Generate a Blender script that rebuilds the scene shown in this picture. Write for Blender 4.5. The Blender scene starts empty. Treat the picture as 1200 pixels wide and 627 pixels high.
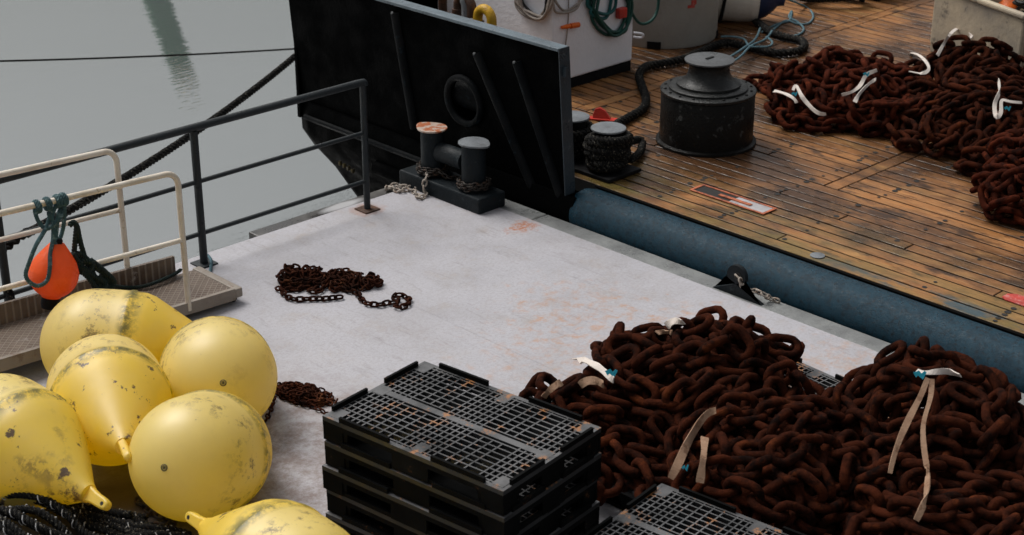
import bpy, math, random
import numpy as np
from mathutils import Vector, Matrix
random.seed(7); rng = np.random.default_rng(7)
S = bpy.context.scene; COL = S.collection
# ------------------------------------------------------------------ camera
F, HY, AX = 1950.0, -540.0, -1466.0          # focal length in photo pixels, horizon row, vanishing point of the ship's length
PITCH = math.atan((313.5-HY)/F); YAW = math.atan((600-AX)/math.hypot(F, 313.5-HY))
HD = np.array([math.sin(YAW), math.cos(YAW), 0]); RT = np.array([math.cos(YAW), -math.sin(YAW), 0]); UZ = np.array([0, 0, 1.0])
FW = HD*math.cos(PITCH)-UZ*math.sin(PITCH); UP = HD*math.sin(PITCH)+UZ*math.cos(PITCH)
CAM = np.array([0, 0, 5.0])
cd = bpy.data.cameras.new('camera'); cam = bpy.data.objects.new('camera', cd); COL.objects.link(cam)
cd.sensor_width = 36; cd.lens = F/1200*36; cd.clip_end = 3000; cd.clip_start = .1
cam.matrix_world = Matrix(((RT[0], UP[0], -FW[0], 0), (RT[1], UP[1], -FW[1], 0), (RT[2], UP[2], -FW[2], 5), (0, 0, 0, 1)))
cd.dof.use_dof = True; cd.dof.focus_distance = 11.0; cd.dof.aperture_fstop = 3.2
S.camera = cam
def ray(x, y): return FW+RT*(x-600)/F+UP*(313.5-y)/F
def at(x, y, z=0.0): d = ray(x, y); return CAM+d*((z-CAM[2])/d[2])          # photo pixel on a level surface
def atx(x, y, X): d = ray(x, y); return CAM+d*(X/d[0])                       # ... on an upright surface facing the quay
def aty(x, y, Y): d = ray(x, y); return CAM+d*(Y/d[1])
# ------------------------------------------------------------------ sky, sun, exposure (overcast)
SUN_EL, SUN_AZ = math.radians(58), math.radians(-6)
w = bpy.data.worlds.new('World'); S.world = w; w.use_nodes = True
nt = w.node_tree; bg = nt.nodes['Background']
sky = nt.nodes.new('ShaderNodeTexSky'); sky.sky_type = 'NISHITA'; sky.sun_disc = False
sky.sun_elevation = SUN_EL; sky.sun_rotation = SUN_AZ; sky.air_density = 1.6; sky.dust_density = 6; sky.ozone_density = 1
hs = nt.nodes.new('ShaderNodeHueSaturation'); hs.inputs['Saturation'].default_value = .22
nt.links.new(sky.outputs[0], hs.inputs['Color']); nt.links.new(hs.outputs[0], bg.inputs['Color'])
bg.inputs['Strength'].default_value = .060
sl = bpy.data.lights.new('sun', 'SUN'); sl.energy = 1.5; sl.angle = math.radians(32); sl.color = (1, .97, .93)
so = bpy.data.objects.new('sun', sl); COL.objects.link(so)
sd = Vector((math.cos(SUN_EL)*math.sin(SUN_AZ), math.cos(SUN_EL)*math.cos(SUN_AZ), math.sin(SUN_EL)))
so.rotation_euler = sd.to_track_quat('Z', 'Y').to_euler(); so.location = (0, 0, 20)
S.view_settings.view_transform = 'Standard'; S.view_settings.look = 'None'; S.view_settings.gamma = 1
S.view_settings.exposure = 0.66
S.render.engine = 'CYCLES'
# ------------------------------------------------------------------ helpers
class MB:
    def __init__(s): s.v = []; s.f = []
    def add(s, vs, fs):
        o = len(s.v); s.v += [tuple(map(float, p)) for p in vs]; s.f += [tuple(i+o for i in f) for f in fs]; return s
    def box(s, a, b, M=None):
        (x0, y0, z0), (x1, y1, z1) = a, b
        vs = [(x0,y0,z0),(x1,y0,z0),(x1,y1,z0),(x0,y1,z0),(x0,y0,z1),(x1,y0,z1),(x1,y1,z1),(x0,y1,z1)]
        if M is not None: vs = [tuple(M @ Vector(p)) for p in vs]
        return s.add(vs, [(0,3,2,1),(4,5,6,7),(0,1,5,4),(1,2,6,5),(2,3,7,6),(3,0,4,7)])
    def prism(s, pts, z0, z1):                      # outline in xy pulled up from z0 to z1
        n = len(pts); vs = [(x, y, z0) for x, y in pts]+[(x, y, z1) for x, y in pts]
        return s.add(vs, [tuple(range(n))[::-1], tuple(range(n, 2*n))]+[(i, (i+1) % n, n+(i+1) % n, n+i) for i in range(n)])
    def tube(s, path, r, seg=8, closed=False, cap=True):
        P = np.array(path, float); n = len(P); rr = np.broadcast_to(np.array(r, float), (n,))
        T = np.gradient(P, axis=0) if not closed else np.roll(P, -1, 0)-np.roll(P, 1, 0)
        T /= np.linalg.norm(T, axis=1)[:, None]+1e-9
        N = frames(T); B = np.cross(T, N)
        a = np.arange(seg)*2*math.pi/seg
        vs = (P[:, None]+rr[:, None, None]*(np.cos(a)[None, :, None]*N[:, None]+np.sin(a)[None, :, None]*B[:, None])).reshape(-1, 3)
        m = n if closed else n-1
        fs = [(i*seg+j, i*seg+(j+1) % seg, ((i+1) % n)*seg+(j+1) % seg, ((i+1) % n)*seg+j) for i in range(m) for j in range(seg)]
        if cap and not closed: fs += [tuple(range(seg))[::-1], tuple((n-1)*seg+j for j in range(seg))]
        return s.add(vs, fs)
    def lathe(s, prof, seg=32, M=None):             # profile (r, z) turned round local z
        vs = []; fs = []; n = len(prof)
        for r, z in prof:
            for j in range(seg):
                a = 2*math.pi*j/seg; vs.append((r*math.cos(a), r*math.sin(a), z))
        fs = [(i*seg+j, i*seg+(j+1) % seg, (i+1)*seg+(j+1) % seg, (i+1)*seg+j) for i in range(n-1) for j in range(seg)]
        fs += [tuple(range(seg))[::-1], tuple((n-1)*seg+j for j in range(seg))]
        if M is not None: vs = [tuple(M @ Vector(p)) for p in vs]
        return s.add(vs, fs)
    def ribbon(s, path, nrm, wd, th=.004):          # flat webbing: path, face normals, width
        P = np.array(path, float); n = len(P); N = np.array(nrm, float); N = np.broadcast_to(N, (n, 3)).copy()
        T = np.gradient(P, axis=0); T /= np.linalg.norm(T, axis=1)[:, None]+1e-9
        B = np.cross(T, N); B /= np.linalg.norm(B, axis=1)[:, None]+1e-9; N = np.cross(B, T)
        W = np.broadcast_to(np.array(wd, float), (n,))[:, None]/2
        vs = np.stack([P-B*W, P+B*W, P+B*W+N*th, P-B*W+N*th], 1).reshape(-1, 3)
        fs = [(i*4+j, i*4+(j+1) % 4, (i+1)*4+(j+1) % 4, (i+1)*4+j) for i in range(n-1) for j in range(4)]
        return s.add(vs, fs+[(3, 2, 1, 0), tuple((n-1)*4+j for j in range(4))])
    def build(s, name, mat, parent=None, smooth=False, bevel=0, local=False):
        off = Vector((0, 0, 0))
        if parent is not None and not local: off = wloc(parent)
        me = bpy.data.meshes.new(name); me.from_pydata([tuple(Vector(p)-off) for p in s.v], [], s.f); me.validate(); me.update()
        me.materials.append(mat)
        if smooth is True: me.polygons.foreach_set('use_smooth', [True]*len(me.polygons))
        elif smooth: 
            me.polygons.foreach_set('use_smooth', [True]*len(me.polygons)); me.set_sharp_from_angle(angle=math.radians(smooth))
        o = bpy.data.objects.new(name, me); COL.objects.link(o); o.parent = parent
        if bevel:
            b = o.modifiers.new('bevel', 'BEVEL'); b.width = bevel; b.segments = 2; b.limit_method = 'ANGLE'
        return o
def wloc(o):
    v = Vector((0, 0, 0))
    while o is not None: v += o.location; o = o.parent
    return v
def frames(T):
    n = len(T); N = np.zeros((n, 3)); ref = np.array([0, 0, 1.0]) if abs(T[0][2]) < .9 else np.array([1.0, 0, 0])
    v = ref-T[0]*(ref@T[0]); N[0] = v/np.linalg.norm(v)
    for i in range(1, n):
        v = N[i-1]-T[i]*(N[i-1]@T[i]); N[i] = v/(np.linalg.norm(v)+1e-9)
    return N
def spline(pts, n=12, closed=False):                # Catmull-Rom through points
    P = [np.array(p, float) for p in pts]; m = len(P); out = []
    for i in range(m if closed else m-1):
        g = (lambda k: P[k % m]) if closed else (lambda k: P[min(max(k, 0), m-1)])
        a, b, c, d = g(i-1), g(i), g(i+1), g(i+2)
        for k in range(n):
            t = k/n; out.append(.5*((2*b)+(c-a)*t+(2*a-5*b+4*c-d)*t*t+(3*b-a-3*c+d)*t**3))
    if not closed: out.append(P[-1])
    return np.array(out)
def resample(P, step):
    P = np.array(P); L = np.r_[0, np.cumsum(np.linalg.norm(np.diff(P, axis=0), axis=1))]; n = max(2, int(L[-1]/step)+1)
    t = np.linspace(0, L[-1], n); return np.stack([np.interp(t, L, P[:, k]) for k in range(3)], 1)
def laid_rope(mb, path, R, pitch, strands=3, seg=6): # strands twisted round each other
    P = resample(path, pitch/8); T = np.gradient(P, axis=0); T /= np.linalg.norm(T, axis=1)[:, None]+1e-9
    N = frames(T); B = np.cross(T, N); L = np.r_[0, np.cumsum(np.linalg.norm(np.diff(P, axis=0), axis=1))]
    for k in range(strands):
        a = L*2*math.pi/pitch+2*math.pi*k/strands
        mb.tube(P+R*(.58 if strands > 2 else .5)*(np.cos(a)[:, None]*N+np.sin(a)[:, None]*B), R*(.46 if strands > 2 else .5), seg)
    return mb
def empty(name, loc, label=None, cat=None, group=None):
    o = bpy.data.objects.new(name, None); COL.objects.link(o); o.location = loc; o.empty_display_size = .1
    return tag(o, label, cat, group)
def tag(o, label=None, cat=None, group=None, kind=None):
    for k, v in (('label', label), ('category', cat), ('group', group), ('kind', kind)):
        if v: o[k] = v
    return o
def rot(az=0, el=0, roll=0):                        # local +z axis to heading az (from +x), elevation el
    d = Vector((math.cos(el)*math.cos(az), math.cos(el)*math.sin(az), math.sin(el)))
    return d.to_track_quat('Z', 'Y').to_matrix().to_4x4() @ Matrix.Rotation(roll, 4, 'Z')
# ------------------------------------------------------------------ materials
class Mat:
    def __init__(s, name, col=(.5,.5,.5), rough=.5, metal=0, spec=.5):
        s.m = bpy.data.materials.new(name); s.m.use_nodes = True; s.t = s.m.node_tree; s.b = s.t.nodes['Principled BSDF']
        s.b.inputs['Base Color'].default_value = (*col, 1); s.b.inputs['Roughness'].default_value = rough
        s.b.inputs['Metallic'].default_value = metal; s.b.inputs['Specular IOR Level'].default_value = spec
        s.c = None
    def n(s, kind, **kw):
        d = s.t.nodes.new(kind)
        for k, v in kw.items():
            if k in d.inputs: d.inputs[k].default_value = v
            else: setattr(d, k, v)
        return d
    def l(s, a, b): s.t.links.new(a, b)
    def coord(s, scale=(1,1,1), world=False, rand=0):
        if world: src = s.n('ShaderNodeNewGeometry').outputs['Position']
        else: src = s.n('ShaderNodeTexCoord').outputs['Object']
        if rand:
            r = s.n('ShaderNodeObjectInfo').outputs['Random']; c = s.n('ShaderNodeCombineXYZ'); mu = s.n('ShaderNodeMath', operation='MULTIPLY'); mu.inputs[1].default_value = rand
            s.l(r, mu.inputs[0]); [s.l(mu.outputs[0], c.inputs[k]) for k in range(3)]
            ad = s.n('ShaderNodeVectorMath', operation='ADD'); s.l(src, ad.inputs[0]); s.l(c.outputs[0], ad.inputs[1]); src = ad.outputs[0]
        mp = s.n('ShaderNodeMapping'); mp.inputs['Scale'].default_value = scale; s.l(src, mp.inputs['Vector']); return mp.outputs[0]
    def noise(s, vec, scale=5, detail=6, rough=.6, lo=.4, hi=.6):
        t = s.n('ShaderNodeTexNoise'); t.inputs['Scale'].default_value = scale; t.inputs['Detail'].default_value = detail; t.inputs['Roughness'].default_value = rough
        s.l(vec, t.inputs['Vector']); return s.ramp(t.outputs['Fac'], lo, hi)
    def ramp(s, src, lo, hi, a=0, b=1):
        m = s.n('ShaderNodeMapRange'); m.inputs['From Min'].default_value = lo; m.inputs['From Max'].default_value = hi
        m.inputs['To Min'].default_value = a; m.inputs['To Max'].default_value = b; s.l(src, m.inputs['Value']); return m.outputs[0]
    def math(s, op, a, b):
        m = s.n('ShaderNodeMath', operation=op)
        for i, x in enumerate((a, b)):
            if isinstance(x, (int, float)): m.inputs[i].default_value = x
            else: s.l(x, m.inputs[i])
        return m.outputs[0]
    def mix(s, fac, b, a=None):                       # layer colour b over what is there
        m = s.n('ShaderNodeMix', data_type='RGBA')
        if isinstance(fac, (int, float)): m.inputs['Factor'].default_value = fac
        else: s.l(fac, m.inputs['Factor'])
        a = a if a is not None else (s.c if s.c is not None else tuple(s.b.inputs['Base Color'].default_value)[:3])
        for x, k in ((a, 6), (b, 7)):
            if isinstance(x, tuple): m.inputs[k].default_value = (*x, 1)
            else: s.l(x, m.inputs[k])
        s.c = m.outputs[2]; s.l(s.c, s.b.inputs['Base Color']); return s
    def rough(s, fac, a, b): s.l(s.ramp(fac, 0, 1, a, b), s.b.inputs['Roughness']); return s
    def bump(s, h, dist=.003, strength=1):
        bp = s.n('ShaderNodeBump'); bp.inputs['Distance'].default_value = dist; bp.inputs['Strength'].default_value = strength
        s.l(h, bp.inputs['Height'])
        prev = s.b.inputs['Normal'].links
        if prev: s.l(prev[0].from_socket, bp.inputs['Normal'])
        s.l(bp.outputs[0], s.b.inputs['Normal']); return s
    def sep(s, world=False):
        x = s.n('ShaderNodeSeparateXYZ'); s.l(s.coord(world=world), x.inputs[0]); return x.outputs
def blob(m, cx, cy, rx, ry, wob=.25, sc=3):           # 0..1 inside a ragged patch of the deck
    v = m.coord(world=True); sp = m.n('ShaderNodeSeparateXYZ'); m.l(v, sp.inputs[0])
    dx = m.math('DIVIDE', m.math('SUBTRACT', sp.outputs[0], cx), rx); dy = m.math('DIVIDE', m.math('SUBTRACT', sp.outputs[1], cy), ry)
    d = m.math('SQRT', m.math('ADD', m.math('MULTIPLY', dx, dx), m.math('MULTIPLY', dy, dy)), 0)
    t = m.n('ShaderNodeTexNoise'); t.inputs['Scale'].default_value = sc; t.inputs['Detail'].default_value = 7; m.l(v, t.inputs['Vector'])
    d = m.math('ADD', d, m.math('MULTIPLY', m.math('SUBTRACT', t.outputs['Fac'], .5), 4*wob))
    return m.ramp(d, .6, 1.15, 1, 0)
M = {}
m = Mat('pontoon_paint', (.385,.38,.412), .62); v = m.coord(world=True)
m.mix(m.math('MULTIPLY', m.noise(v, 1.3, 8, .65, .42, .66), .35), (.44,.43,.455))
m.mix(m.math('MULTIPLY', m.noise(v, 1.7, 10, .75, .46, .68), .5), (.27,.25,.25))
m.mix(m.math('MULTIPLY', m.noise(v, 3.4, 10, .8, .54, .72), .4), (.38,.30,.22))
m.mix(m.math('MULTIPLY', m.noise(v, 42, 8, .85, .47, .60), .5), (.245,.225,.225))
m.mix(m.math('MULTIPLY', m.noise(v, 9, 9, .8, .64, .72), .6), (.22,.16,.13))
m.mix(m.math('MULTIPLY', m.noise(m.coord((1,.16,1), True), 16, 6, .75, .56, .68), .5), (.20,.18,.18))
for cx, cy, r_ in ((7.35,6.75,.5), (7.8,7.4,.3), (8.35,5.55,.32), (8.3,5.1,.3), (8.2,6.6,.25)): m.mix(m.math('MULTIPLY', m.math('MULTIPLY', blob(m, cx, cy, r_*1.5, r_*1.5, .8, 9), m.noise(v, 11, 8, .7, .47, .68)), .52), (.42,.20,.075))
m.mix(m.math('MULTIPLY', m.math('MULTIPLY', blob(m, 8.58, 8.72, .15, .12, .5, 14), m.noise(v, 22, 6, .7, .42, .56)), .9), (.36,.12,.04))
m.mix(m.math('MULTIPLY', blob(m, 7.93, 9.86, .15, .13, .4, 14), .55), (.28,.13,.07))
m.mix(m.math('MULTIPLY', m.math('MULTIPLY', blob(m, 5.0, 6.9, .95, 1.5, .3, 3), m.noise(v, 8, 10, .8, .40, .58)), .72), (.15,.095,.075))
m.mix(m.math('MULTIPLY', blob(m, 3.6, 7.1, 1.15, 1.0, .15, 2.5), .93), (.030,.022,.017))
m.rough(m.noise(v, 2.5, 6, .6, .4, .65), .45, .75)
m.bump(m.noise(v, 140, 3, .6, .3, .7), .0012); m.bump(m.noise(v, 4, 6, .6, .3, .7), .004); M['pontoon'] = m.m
m = Mat('edge_steel', (.155,.16,.16), .5); v = m.coord(world=True)
m.mix(m.noise(v, 2.2, 8, .7, .4, .7), (.26,.27,.265)); m.mix(m.math('MULTIPLY', m.noise(v, 9, 8, .75, .55, .7), .7), (.075,.07,.066))
m.rough(m.noise(v, 3, 5, .6, .4, .6), .25, .65); m.bump(m.noise(v, 70, 4), .001); M['edge'] = m.m
m = Mat('edge_dark', (.045,.042,.040), .5); v = m.coord(world=True)
m.mix(m.noise(v, 3, 8, .7, .45, .65), (.10,.095,.09)); m.mix(blob(m, 7.85, 10.1, .22, .06, .2, 6), (.36,.36,.37)); m.rough(m.noise(v, 3, 5), .2, .6); M['edge_dark'] = m.m
def paint(name, col, chip=(.25,.08,.03), amt=.5, rough=.45, sc=12, lo=.62, grime=(.02,.02,.02), ga=.4, spec=.3):
    m = Mat(name, col, rough, spec=spec); v = m.coord(rand=30)
    m.mix(m.math('MULTIPLY', m.noise(v, sc*.35, 7, .65, .42, .68), ga), grime)
    m.mix(m.math('MULTIPLY', m.noise(v, sc, 8, .7, lo, lo+.05), amt), chip)
    m.rough(m.noise(v, sc*.6, 5, .6, .35, .65), max(.05, rough-.15), min(1, rough+.2)); m.bump(m.noise(v, sc*5, 4), .0012); M[name] = m.m; return m
paint('hull_black', (.0010,.0012,.0013), (.004,.005,.006), .5, .7, 7, .66, (.0012,.0012,.0014), spec=.02)
hm = [x for x in bpy.data.materials if x.name == 'hull_black'][0]
paint('ring_dark', (.0035,.0045,.0055), (.02,.034,.045), .5, .55, 9, .60, spec=.06)
paint('hull_edge', (.030,.042,.052), (.10,.115,.12), .6, .4, 9, .60)
paint('cap_grey', (.12,.155,.18), (.06,.07,.08), .6, .4, 9, .58)
paint('pipe_blue', (.006,.037,.060), (.003,.006,.009), .75, .36, 42, .54, (.003,.015,.026), .7, spec=.2)
paint('rail_dark', (.014,.019,.022), (.10,.045,.02), .35, .42, 22, .66)
paint('bollard_dark', (.010,.014,.017), (.04,.05,.055), .5, .55, 10, .60, spec=.12)
paint('bollard_top', (.17,.185,.20), (.07,.07,.07), .5, .5, 14, .58)
paint('bollard_top_rust', (.46,.37,.31), (.33,.085,.02), .95, .6, 15, .48)
paint('cream_tube', (.72,.66,.57), (.30,.19,.10), .6, .4, 14, .60, (.42,.33,.22), .5)
paint('white_wall', (.88,.88,.92), (.45,.40,.36), .35, .5, 6, .70, (.74,.74,.77), .5)
paint('black_rubber', (.006,.006,.007), (.02,.02,.02), .5, .6, 12, .6, spec=.1)
paint('capstan_black', (.008,.008,.008), (.075,.077,.075), .55, .38, 9, .58, (.012,.010,.008), .6, spec=.12)
paint('capstan_grey', (.014,.015,.015), (.07,.07,.066), .45, .35, 14, .6, spec=.25)
paint('capstan_top', (.085,.09,.095), (.05,.05,.05), .5, .4, 16, .56)
paint('tank_grey', (.33,.31,.275), (.20,.17,.14), .4, .6, 5, .6, (.24,.22,.19), .6)
paint('tub_plastic', (.46,.385,.28), (.05,.055,.06), .6, .55, 4, .56, (.16,.15,.14), .75)
paint('fender_white', (.66,.61,.54), (.34,.26,.19), .5, .4, 7, .6, (.50,.43,.35), .6)
paint('fender_blue', (.008,.018,.06), (.02,.03,.07), .4, .4)
paint('orange_plastic', (.85,.16,.02), (.6,.09,.01), .3, .4)
paint('red_paint', (.55,.045,.03), (.20,.03,.02), .4, .4)
paint('red_plate', (.50,.06,.045), (.55,.35,.32), .4, .45, 20, .52)
paint('rust_rim', (.48,.14,.065), (.16,.05,.03), .7, .6, 18, .5)
paint('plate_light', (.42,.41,.42), (.22,.12,.08), .5, .4, 12, .6)
paint('yellow_pipe', (.60,.34,.02), (.20,.10,.02), .5, .4, 14, .6)
paint('brown_pipe', (.07,.035,.022), (.14,.06,.03), .6, .5, 14, .55)
paint('bright_steel', (.38,.39,.40), (.12,.10,.09), .5, .3, 14, .55)
paint('gangway_steel', (.27,.235,.20), (.14,.08,.05), .5, .45, 8, .58, (.17,.13,.10), .7)
paint('gold_paint', (.10,.075,.022), (.02,.015,.01), .8, .6, 30, .45)
paint('green_mast', (.004,.10,.032), (.006,.11,.035), .3); paint('mast_tip', (.45,.30,.10), (.3,.2,.1), .3)
paint('sling_web', (.34,.215,.14), (.13,.06,.03), .6, .85, 16, .54, (.20,.11,.065), .8)
paint('sling_white', (.62,.56,.51), (.45,.36,.3), .4, .8, 16, .6, (.6,.52,.46), .5)
paint('tag_cyan', (.02,.34,.46), (.02,.2,.3), .3, .5)
paint('hose_teal', (.010,.105,.105), (.01,.05,.05), .4, .45); paint('hose_green', (.012,.07,.055), (.008,.03,.03), .4, .45)
paint('cable_beige', (.36,.31,.27), (.2,.16,.13), .4, .6); paint('cable_black', (.012,.012,.012), (.03,.03,.03), .4, .5)
paint('rope_black', (.006,.006,.006), (.20,.18,.14), .75, .8, 70, .57, spec=.15); paint('rope_fleck', (.62,.62,.62), (.4,.4,.4), .3, .8)
paint('rope_teal', (.05,.105,.115), (.20,.29,.30), .7, .85, 40, .55); paint('rope_pale', (.12,.22,.26), (.22,.32,.35), .6, .8, 40, .55)
paint('rope_dkgreen', (.010,.024,.022), (.03,.05,.05), .6, .85, 40, .58)
paint('chain_pale', (.40,.35,.30), (.15,.07,.035), .8, .6, 30, .54); paint('chain_dark', (.028,.022,.018), (.09,.04,.02), .7, .6, 30, .55)
paint('weed', (.020,.014,.009), (.05,.02,.01), .6, .8, 30, .55)
def rust(name, dark, mid, hot, hamt):
    m = Mat(name, mid, .9, spec=.04); v = m.coord(rand=50)
    m.mix(m.noise(v, 9, 7, .7, .42, .62), dark); m.mix(m.math('MULTIPLY', m.noise(v, 7, 8, .75, .56, .70), hamt), hot)
    r = m.n('ShaderNodeObjectInfo').outputs['Random']; m.mix(m.ramp(r, 0, 1, 0, .4), dark)
    m.bump(m.noise(v, 60, 5, .7, .3, .7), .003); M[name] = m.m
rust('chain_rust', (.0060,.0026,.0020), (.052,.0125,.0052), (.16,.040,.012), .65)
rust('chain_red', (.009,.003,.0022), (.074,.0155,.0070), (.21,.042,.013), .65)
rust('small_rust', (.010,.005,.004), (.055,.017,.009), (.26,.10,.045), .8)
m = Mat('pallet_plastic', (.014,.015,.016), .42); v = m.coord(rand=9)
up = m.n('ShaderNodeSeparateXYZ'); m.l(m.n('ShaderNodeNewGeometry').outputs['Normal'], up.inputs[0]); top = m.ramp(up.outputs[2], .7, .9)
m.mix(m.math('MULTIPLY', top, m.noise(v, 5, 6, .6, .3, .6)), (.105,.105,.108))      # pale salt and dust lying on upward faces
m.mix(m.math('MULTIPLY', top, m.noise(v, 7, 8, .75, .56, .62)), (.30,.13,.045))
m.mix(m.math('MULTIPLY', m.noise(v, 8, 8, .75, .63, .67), .35), (.20,.085,.03))
m.rough(m.noise(v, 6, 4), .3, .6); M['pallet'] = m.m
m = Mat('pallet_body', (.0022,.0024,.0024), .55, spec=.05); v = m.coord(rand=9)
m.mix(m.math('MULTIPLY', m.noise(v, 6, 8, .75, .64, .68), .6), (.16,.065,.02)); m.mix(m.math('MULTIPLY', m.noise(v, 3, 6, .6, .5, .7), .4), (.010,.011,.012)); M['pallet_body'] = m.m
# wet wood: every plank its own tone, grain along the plank
m = Mat('deck_wood', (.36,.145,.040), .42, spec=.28); r = m.n('ShaderNodeObjectInfo').outputs['Random']
v = m.coord((1,.055,1), rand=40); v2 = m.coord((1,.35,1), rand=23); v3 = m.coord((1,.6,1), world=True)
m.mix(m.noise(v, 42, 7, .65, .36, .66), (.22,.092,.030)); m.mix(m.math('MULTIPLY', m.noise(v, 130, 4, .6, .45, .65), .6), (.46,.25,.10))
m.mix(m.ramp(r, 0, 1, 0, .35), (.150,.066,.026)); m.mix(m.math('MULTIPLY', m.noise(v2, 5.0, 8, .72, .52, .62), .9), (.030,.017,.011))
m.mix(m.math('MULTIPLY', m.noise(v2, 2.6, 6, .6, .55, .70), .5), (.54,.31,.11))
pat = m.noise(v3, 1.15, 7, .65, .45, .61)
for cx, cy, rx_, ry_ in ((10.5,8.35,.75,.95), (11.9,6.75,.55,1.2), (12.5,8.5,.9,1.0), (9.7,8.6,.6,.7), (13.2,10.2,1.6,.9), (11.2,5.6,.5,.8)): pat = m.math('MAXIMUM', pat, blob(m, cx, cy, rx_, ry_, .3, 2.2))
m.mix(m.math('MULTIPLY', pat, .88), (.040,.020,.011))
sx = m.sep(True); m.mix(m.math('MULTIPLY', m.math('MULTIPLY', m.ramp(sx[0], 9.35, 10.2, 1, 0), m.noise(v2, 3.2, 6, .6, .42, .6)), .6), (.145,.125,.035))
mg = m.math('MULTIPLY', m.ramp(sx[0], 9.42, 9.50, 1, 0), m.ramp(sx[1], 6.9, 5.6)); m.mix(m.math('MULTIPLY', mg, m.noise(v2, 5, 8, .7, .46, .58)), (.05,.075,.085))
m.rough(pat, .55, .22); m.bump(m.noise(v, 60, 5, .6, .3, .7), .002); m.bump(m.noise(v2, 6, 5), .004); M['wood'] = m.m
M['caulk'] = Mat('caulk', (.003,.003,.003), .8, spec=.03).m; M['hole'] = Mat('dark_bolt', (.006,.005,.004), .7).m
# harbour water: milky, faintly rippled
m = Mat('harbour_water', (.10,.115,.112), .0); m.b.inputs['IOR'].default_value = 4.6
v = m.coord((1,1,1), world=True); m.mix(m.noise(v, .35, 4, .5, .35, .7), (.105,.12,.117))
a = m.n('ShaderNodeMapping'); a.inputs['Rotation'].default_value = (0,0,math.radians(-44)); a.inputs['Scale'].default_value = (.6,2.2,1); m.l(v, a.inputs['Vector'])
m.bump(m.noise(a.outputs[0], 1.6, 3, .5, .2, .8), .0012); m.bump(m.noise(a.outputs[0], 6, 3, .5, .2, .8), .0018); M['water'] = m.m
def translucent(m, col, fac):                        # hollow plastic shell: light enters at the top and glows through the sides
    t = m.n('ShaderNodeBsdfTranslucent'); k = m.n('ShaderNodeMix', data_type='RGBA', blend_type='MULTIPLY'); k.inputs['Factor'].default_value = 1; gm = m.n('ShaderNodeGamma'); gm.inputs['Gamma'].default_value = .6; m.l(m.c, gm.inputs['Color']); m.l(gm.outputs[0], k.inputs[6]); k.inputs[7].default_value = (*col, 1); m.l(k.outputs[2], t.inputs['Color']); x = m.n('ShaderNodeMixShader'); x.inputs['Fac'].default_value = fac
    out = [n for n in m.t.nodes if n.type == 'OUTPUT_MATERIAL'][0]; m.l(m.b.outputs[0], x.inputs[1]); m.l(t.outputs[0], x.inputs[2]); m.l(x.outputs[0], out.inputs['Surface'])
def buoy_mat():
    m = Mat('buoy_yellow', (.97,.72,.07), .5); m.b.inputs['Coat Weight'].default_value = .8; m.b.inputs['Coat Roughness'].default_value = .5; m.b.inputs['Coat IOR'].default_value = 2.0; v = m.coord(rand=20); z = m.sep()[2]
    rnd = m.n('ShaderNodeObjectInfo').outputs['Random']; m.mix(m.math('MULTIPLY', m.ramp(z, .22, .16), m.ramp(rnd, 0, 1, .65, 1)), (.97,.83,.36))                       # sun-bleached round end
    m.mix(m.math('MULTIPLY', m.noise(v, 3, 6, .6, .45, .7), .35), (.90,.72,.28))
    band = m.math('MULTIPLY', m.ramp(z, .16, .21), m.ramp(z, .33, .24))
    m.mix(m.math('MULTIPLY', band, m.noise(v, 11, 7, .75, .42, .56)), (.15,.15,.025))  # algae at the old waterline
    cone = m.ramp(z, .18, .28)
    m.mix(m.math('MULTIPLY', cone, m.noise(v, 6.5, 8, .7, .60, .625)), (.06,.033,.012))
    m.mix(m.math('MULTIPLY', m.noise(v, 15, 8, .75, .70, .72), .7), (.10,.075,.04))
    m.mix(m.math('MULTIPLY', m.noise(v, 2.3, 9, .8, .60, .74), .3), (.36,.27,.12))
    m.mix(m.math('MULTIPLY', m.math('MULTIPLY', m.ramp(z, -.24, -.02), m.ramp(z, .16, .05)), m.math('MULTIPLY', m.noise(v, 9, 9, .78, .52, .61), .9)), (.10,.065,.030))
    m.mix(m.math('MULTIPLY', m.math('MULTIPLY', cone, m.noise(v, 2.1, 5, .5, .61, .70)), m.noise(v, 16, 8, .75, .47, .55)), (.11,.065,.025))
    m.mix(m.math('MULTIPLY', m.noise(v, 5, 9, .8, .46, .72), .10), (.56,.42,.17))
    m.rough(m.noise(v, 5, 5), .40, .6); m.bump(m.noise(v, 5, 4, .5, .3, .7), .002); translucent(m, (1.0,.94,.10), .50); return m.m
M['buoy'] = buoy_mat()
mo = paint('buoy_orange', (.95,.13,.022), (.90,.17,.03), .25, .35, 8, .6, (.95,.16,.045), .5); translucent(mo, (1.0,.8,.3), .35)

# ================================================================== SETTING
ZW = -1.3
tag(MB().add([(-60,-60,ZW),(140,-60,ZW),(140,140,ZW),(-60,140,ZW)], [(0,1,2,3)]).build('water', M['water']), kind='structure')
# green post standing in the harbour beyond the view: only its reflection falls into the picture
p0 = at(192, 0, ZW)
def mirrored(px, py, D):                               # real point at horizontal distance D whose mirror image shows at this pixel
    d = ray(px, py); t = D/math.hypot(d[0], d[1]); q = CAM+d*t; return np.array([q[0], q[1], 2*ZW-q[2]])
tp, bt = mirrored(219, 96, 31), mirrored(150, -90, 31.5)
post = empty('mooring_pile', (bt[0], bt[1], ZW-2), 'green pile leaning in the harbour, seen only as a reflection on the water', 'mooring pile')
dirp = (tp-bt)/np.linalg.norm(tp-bt); base = tp-dirp*((tp[2]-ZW+1.5)/dirp[2])
MB().tube([base, tp-dirp*.16], [.30,.22], 14).build('shaft', M['green_mast'], post, 40)
MB().tube([tp-dirp*.159, tp-dirp*.1, tp], [.22,.24,.12], 14).build('cap', M['mast_tip'], post, 40)

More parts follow.
